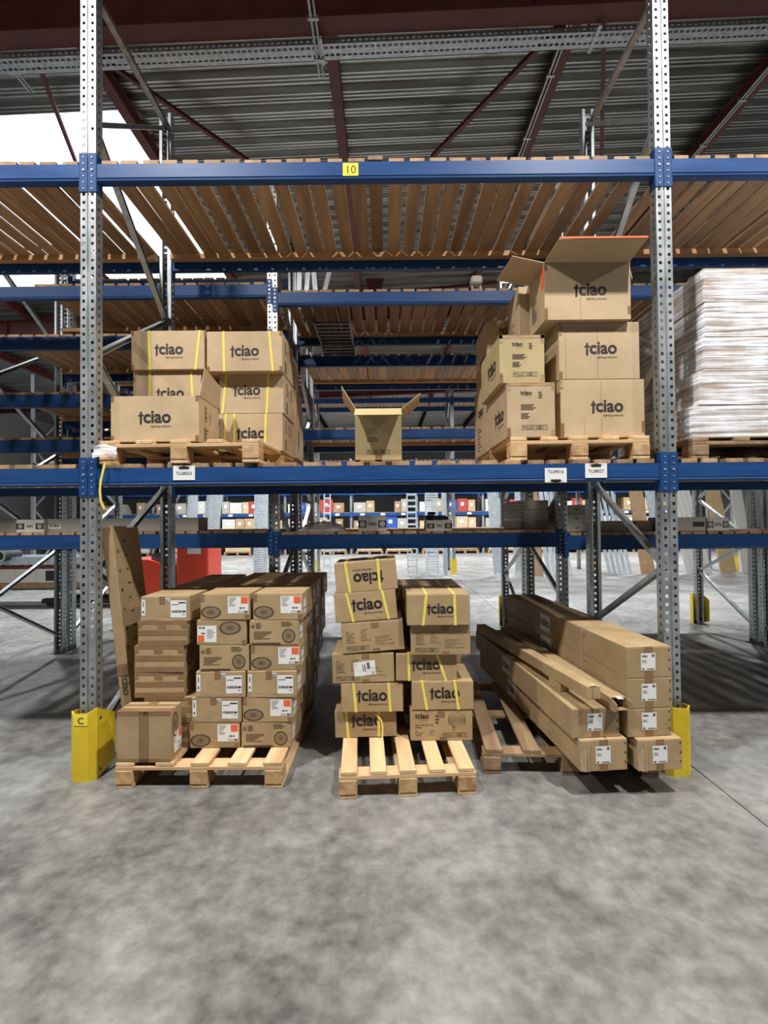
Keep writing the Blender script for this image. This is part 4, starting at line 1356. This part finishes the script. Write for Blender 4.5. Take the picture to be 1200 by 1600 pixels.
for i in range(NB):
    for j in range(NB):
        u, v = i / (NB - 1), j / (NB - 1)
        hgt = .115 * math.sin(pi * u) ** .5 * math.sin(pi * v) ** .5 if 0 < i < NB - 1 and 0 < j < NB - 1 else 0
        mb.v.append((-.24 + .48 * u + rr.uniform(-.01, .01), v * .42 + rr.uniform(-.01, .01), .003 + hgt * rr.uniform(.6, 1.05)))
for i in range(NB - 1):
    for j in range(NB - 1):
        a = i * NB + j
        mb.f.append((a, a + NB, a + NB + 1, a + 1))
put('bag_skin', mb.mesh('bag_skin', 'stretch_film'), bag)
MB().cbox(-.17, .17, .06, .36, .002, .055, .02).build('bag_content', 'steel_dark', bag)

# cable ladder lying on the third row's top deck, poking forward; odd fittings on the second row's top deck
lad = thing('cable_ladder', 'dark cable ladder poking forward under the second row top deck', 'cable ladder', (-.70, 1.97, 3.492))
for x in (0, .36):
    MB().box(x, x + .018, 0, 1.7, 0, .07).build('rail', 'steel_dark', lad)
for k in range(17):
    put('rung', sheet('rung', lambda: MB().box(.018, .36, 0, .022, .01, .03), 'steel_dark', 'rung'), lad, (0, .04 + k * .1, 0))
fx = thing('steel_fitting', 'cluster of standing galvanised brackets on the second row top deck', 'bracket', (-.80, 1.75, 3.693))
for k, (x, hh, ln) in enumerate(((0, .34, 0), (.07, .36, .02), (.16, .30, -.03), (.24, .24, .05))):
    MB().channel((x, 0, 0), (x + ln, .05, hh), .045, .03, .004, (0, 1, 0)).build('bracket', 'galvanised', fx)
lp = thing('lamp_stand', 'white lamp head on thin legs on the second row top deck', 'lamp', (.93, 1.85, 3.693))
MB().cbox(-.055, .055, -.05, .05, .11, .19, .015).build('lamp_head', 'carton_white', lp)
for x in (-.04, .04):
    MB().box(x - .008, x + .008, -.008, .008, 0, .115).build('leg', 'carton_white', lp)
wf = thing('wire_frame', 'light metal wire frame standing on the second row top deck', 'frame', (1.18, 1.88, 3.693))
for a, b in (((0, 0, 0), (0, 0, .2)), ((.26, 0, 0), (.26, 0, .2)), ((0, 0, .15), (.26, 0, .15)), ((.03, .01, 0), (.14, .01, .2))):
    MB().bar(a, b, .016, .016, (0, 1, 0)).build('bar', 'galvanised', wf)

# ------------------------------------------------------------------ red stacker truck and its raised load behind the left bay
fk = thing('stacker_truck', 'red stacker truck with black tiller standing behind the left bay', 'forklift', (-4.15, 5.75, 0))
MB().prism([(-.30, .10), (.28, .10), (.28, .62), (.20, .74), (-.05, .83), (-.30, .84)], 1, 0, .75).build('battery_cover', 'red_body', fk)
MB().cbox(.46, 1.02, -.05, .70, .08, 1.20, .03).build('mast_panel', 'red_body', fk)
MB().rect(0, .24, 0, .10).build('data_plate', 'white_paper', fk).matrix_local = Matrix.Translation((.66, -.052, .93)) @ Matrix.Rotation(pi / 2, 4, 'X')
MB().prism([(-.05, .825), (.18, .745), (.30, .66), (.36, .72), (.32, .82), (.10, .92), (-.05, .93)], 1, .1, .60).build('tiller_cover', 'grey_plastic', fk)
MB().bar((.0, .1, .92), (.28, .0, .95), .05, .04).bar((.25, -.05, .95), (.25, .35, .95), .05, .05).build('tiller_handle', 'black_plastic', fk)
MB().box(.28, .46, .1, .6, .1, .7).build('chassis', 'black_plastic', fk)
for x in (-.15, .75):
    MB().cyl((x, .02, .11), (x, .14, .11), .11, 18).build('wheel', 'rubber', fk)
for y in (.05, .55):
    MB().cbox(-2.0, -.30, y, y + .14, .06, .14, .01).build('straddle_leg', 'black_plastic', fk)
    MB().cyl((-1.85, y + .02, .075), (-1.85, y + .12, .075), .075, 16).build('load_wheel', 'rubber', fk)
    MB().cbox(-3.3, -.30, y + .02, y + .13, .30, .345, .01).build('fork', 'steel_dark', fk)
ld = (-4.55 - 3.0, 5.72)
wb = thing('timber_beam', 'brown timber beams lying on the forks of the red truck', 'timber', (ld[0], ld[1], .346))
for y in (0, .30, .58):
    MB().cbox(0, 2.9, y, y + .14, 0, .10, .006).build('beam', 'plank_wood', wb)
wc = carton('long white carton on the timber beams behind the left bay', ld[0], ld[1] - .02, .447, 2.9, .75, .24, mat='carton_white', items=[('tape', 'front', 1.55, 1.72, .03, .21, 'ink_black')] + [('tape', 'front', .3 + q * .36, .304 + q * .36, 0, .24, 'ink_faint') for q in range(7)])
rp = thing('red_pallet', 'dark red slatted pallet lying on the long white carton', 'pallet', (ld[0], ld[1], .688))
for k in range(18):
    put('slat', sheet('rps', lambda: MB().cbox(0, .10, 0, .72, .05, .07, .003), 'red_steel', 'slat'), rp, (.02 + k * .16, 0, 0))
for y in (0, .33, .66):
    MB().box(0, 2.9, y, y + .06, 0, .05).build('runner', 'red_steel', rp)
for k in range(7):
    p = thing('metal_profile', '%s galvanised profile on the red pallet behind the left bay' % ('first', 'second', 'third', 'fourth', 'fifth', 'sixth', 'seventh')[k], 'profile', (ld[0] + .1, ld[1] + .03 + .1 * k, .76))
    MB().channel((0, 0, 0), (2.75 - .05 * k, .02, .0), .085, .14, .004).build('channel', 'galvanised_bright', p)
ro = thing('black_roll', 'end of a black and white roll on the red pallet, far left', 'roll', (-5.80 - .9, 5.66, .83))
MB().cyl((0, -.10, .10), (0, .30, .10), .10, 20).build('roll_core', 'black_plastic', ro)
MB().ring(0, 0, .102, .102, .03, 24).build('roll_rim', 'carton_white', ro).matrix_local = Matrix.Translation((0, -.104, .10)) @ Matrix.Rotation(pi / 2, 4, 'X')

# ------------------------------------------------------------------ galvanised trays, profiles and panels standing across the rear aisle
def chevron_tray(label, x, y, wd, hh, lx, ly=.25):
    t = thing('cable_tray', label, 'cable tray', (x, y, 0), (-ly / hh, lx / hh, 0))
    mb = MB().box(-wd / 2, wd / 2, .04, .046, 0, hh).box(-wd / 2, -wd / 2 + .012, 0, .04, 0, hh).box(wd / 2 - .012, wd / 2, 0, .04, 0, hh)
    mb.build('tray_shell', 'galvanised_bright', t)
    mb = MB()
    z = .05
    while z < hh - .12:
        for s in (-1, 1):
            mb.add([(0, .034, z + .05), (s * wd * .45, .034, z), (s * wd * .45, .034, z + .016), (0, .034, z + .066)], [(0, 1, 2, 3)])
        z += .06
    mb.build('chevron_ribs', 'galvanised', t)['kind'] = 'stuff'
    return t


def ladder_tray(label, x, y, wd, hh, lx, ly=.25, step=.16, mat='galvanised_bright'):
    t = thing('cable_ladder', label, 'cable ladder', (x, y, 0), (-ly / hh, lx / hh, 0))
    for s in (-1, 1):
        MB().box(s * wd / 2 - .015, s * wd / 2 + .015, 0, .06, 0, hh).build('rail', mat, t)
    rg = MB().box(-wd / 2, wd / 2, .015, .045, 0, .05).mesh('rung', mat)
    z = .08
    while z < hh - .1:
        put('rung', rg, t, (0, 0, z))
        z += step
    return t


def profiles(label, x, y, n, wd, hh, lx, mat='galvanised_bright', sp=.15):
    rr = random.Random(int(x * 10))
    for k in range(n):
        t = thing('metal_profile', '%s of the %s' % (('first', 'second', 'third', 'fourth', 'fifth')[k], label), 'profile', (x + k * sp, y + .03 * k, .002), (-.07, lx / hh, 0))
        MB().channel((0, 0, 0), (0, 0, hh - rr.uniform(0, .3)), wd, .05, .004, (0, 1, 0)).build('channel', mat, t)


chevron_tray('tall pale chevron tray standing behind the left lamp stack', -3.22, 9.65, .36, 2.9, 0)
chevron_tray('second pale chevron tray just right of the tall one behind', -2.94, 9.75, .10, 2.9, 0)
chevron_tray('leaning pale mesh tray left of the tall chevron trays', -4.75, 9.85, .42, 2.8, .30)
chevron_tray('narrow upright pale tray left of the leaning mesh tray', -5.18, 9.95, .26, 2.8, .05)
chevron_tray('pale chevron tray standing left of the rear upright, right of centre', 3.05, 10.0, .30, 2.7, -.12)
chevron_tray('grey chevron tray behind the second row frame, right of centre', 3.62, 10.1, .26, 2.6, .1)
ladder_tray('pale ladder tray standing behind the gap between the middle stacks', .74, 9.9, .24, 2.7, 0)
ladder_tray('fine pale mesh ladder standing right of the ladder tray', 1.26, 9.9, .32, 2.6, .02, step=.07)
chevron_tray('slim steel tray standing beside the fourth rear frame', 1.62, 10.0, .12, 2.6, 0)
ladder_tray('slim pale ladder standing left of the middle stacks', -1.52, 9.9, .16, 2.6, 0, step=.2)
profiles('pale profiles leaning behind the right bay, left bunch', 4.35, 9.9, 5, .10, 2.6, -.35)
profiles('pale profiles leaning behind the right bay, middle bunch', 5.95, 9.9, 5, .07, 2.6, -.45)
profiles('white profiles leaning right of the front upright, behind', 8.05, 9.9, 5, .12, 2.7, -.55, 'carton_white')
profiles('profiles leaning at the far right behind', 10.6, 10.0, 5, .12, 2.8, -.3)
for lab, x, y, wd, hh, lx, mt in (('brown panel leaning behind the right bay', 7.0, 9.95, .36, 2.4, -.25, 'cardboard_brown'), ('pale steel panel leaning behind the right bay', 7.5, 9.9, .34, 2.6, -.40, 'galvanised_bright'),
                                  ('brown paper-wrapped panel leaning at the right behind', 9.1, 9.9, .40, 2.5, -.35, 'cardboard'), ('brown panel leaning behind the second row frames', 4.02, 9.75, .25, 2.4, -.1, 'cardboard_brown'),
                                  ('white panel leaning at the far right behind', 9.75, 10.1, .30, 2.5, -.2, 'carton_white')):
    t = thing('panel', lab, 'panel', (x, y, .0), (-.06, lx / hh, 0))
    MB().cbox(-wd / 2, wd / 2, .02, .07, .0, hh, .004).build('board', mt, t)
    MB().box(-wd / 2 - .002, wd / 2 + .002, .016, .074, hh * .3, hh * .3 + .03).build('band', 'tape', t)
for k in range(8):
    t = thing('metal_profile', '%s profile lying on the lower level across the rear aisle, left' % ('first', 'second', 'third', 'fourth', 'fifth', 'sixth', 'seventh', 'eighth')[k], 'profile', (-9.3 + .2 * (k % 3), 10.45 + .11 * k, 3.147))
    MB().channel((0, 0, 0), (3.2 - .1 * k, .05 * (k % 2), .09 if k % 2 else .0), .07, .06, .004).build('channel', 'galvanised_bright', t)

# ------------------------------------------------------------------ far shelving with goods
YF = 18.4
NB_ = 9
PX = [-13.05 + 2.9 * i for i in range(NB_ + 1)]
NTH = ('first', 'second', 'third', 'fourth', 'fifth', 'sixth', 'seventh', 'eighth', 'ninth', 'tenth')
for i, x in enumerate(PX):
    frame('frame of the far shelving, %s from the left' % NTH[i], x, YF, 1.1, 4.2, [.2, 2.0, 3.8], [1.1, 2.9])
GC = [('brown', 'cardboard'), ('white', 'carton_white'), ('blue', 'blue_box'), ('green', 'green_box'), ('grey', 'carton_grey'), ('red', 'red_box'), ('tan', 'cardboard_light'), ('dark brown', 'cardboard_brown')]
rr = random.Random(21)
for i in range(NB_):
    xa, xb = PX[i], PX[i + 1]
    for z, lv in ((1.06, 'lower'), (1.82, 'middle'), (2.75, 'upper')):
        nm = '%s shelf, %s bay, far shelving' % (lv, NTH[i])
        beam('blue front beam, ' + nm, xa, xb, YF, z, .14, bolts=False)
        beam('blue rear beam, ' + nm, xa, xb, YF + 1.1, z, .14, back=True)
        deck('slatted deck, ' + nm, xa, xb, YF + .002, YF + 1.098, z, 22, stuff=True)
        if z < 2.5:
            for q in range(3):
                tg = thing('location_label', '%s white tag, blue beam, %s' % (NTH[q], nm), 'label', (xa + .5 + q * .9, YF - .004, z - .07))
                MB().box(-.09, .09, -.002, .002, -.045, .045).build('card', 'white_paper', tg)
        x = xa + .12
        q = 0
        while x < xb - .45:
            wd = min(rr.uniform(.28, .62), xb - .12 - x)
            hh = rr.uniform(.36, .58) if z < 2.5 else rr.uniform(.3, .6)
            cn, mt = GC[rr.choice((0, 0, 0, 1, 1, 1, 2, 3, 4, 4, 6, 6, 7, 7, 0, 4, 5))]
            if rr.random() > .12:
                t = thing('carton', '%s box, %s from left, %s' % (cn, NTH[q], nm), 'box', (x, YF + .05, z + .026))
                MB().cbox(0, wd - .02, 0, .6, 0, hh, .006).build('body', mt, t)
                MB().box(wd * .3, wd * .6, -.003, -.0005, hh * .45, hh * .72).build('paper_label', 'white_paper' if mt != 'carton_white' else 'pale_blue_print', t)
                q += 1
            x += wd
    for q in range(2):
        px = xa + .2 + q * 1.3
        t = pallet('%s pallet on the floor of the far shelving, %s bay' % (('left', 'right')[q], NTH[i]), (px, YF + .0, 0), 1.2, 1.0, 0, (.06, .33, .6, .87, 1.14), old=True)
        cn, mt = GC[rr.choice((0, 1, 4, 6, 7))]
        c = thing('carton', '%s box on the %s floor pallet, far shelving, %s bay' % (cn, ('left', 'right')[q], NTH[i]), 'box', (px + .05, YF + .05, .145))
        MB().cbox(0, 1.1, 0, .9, 0, rr.uniform(.4, .7), .008).build('body', mt, c)
        MB().box(.4, .7, -.003, -.0005, .2, .35).build('paper_label', 'white_paper', c)
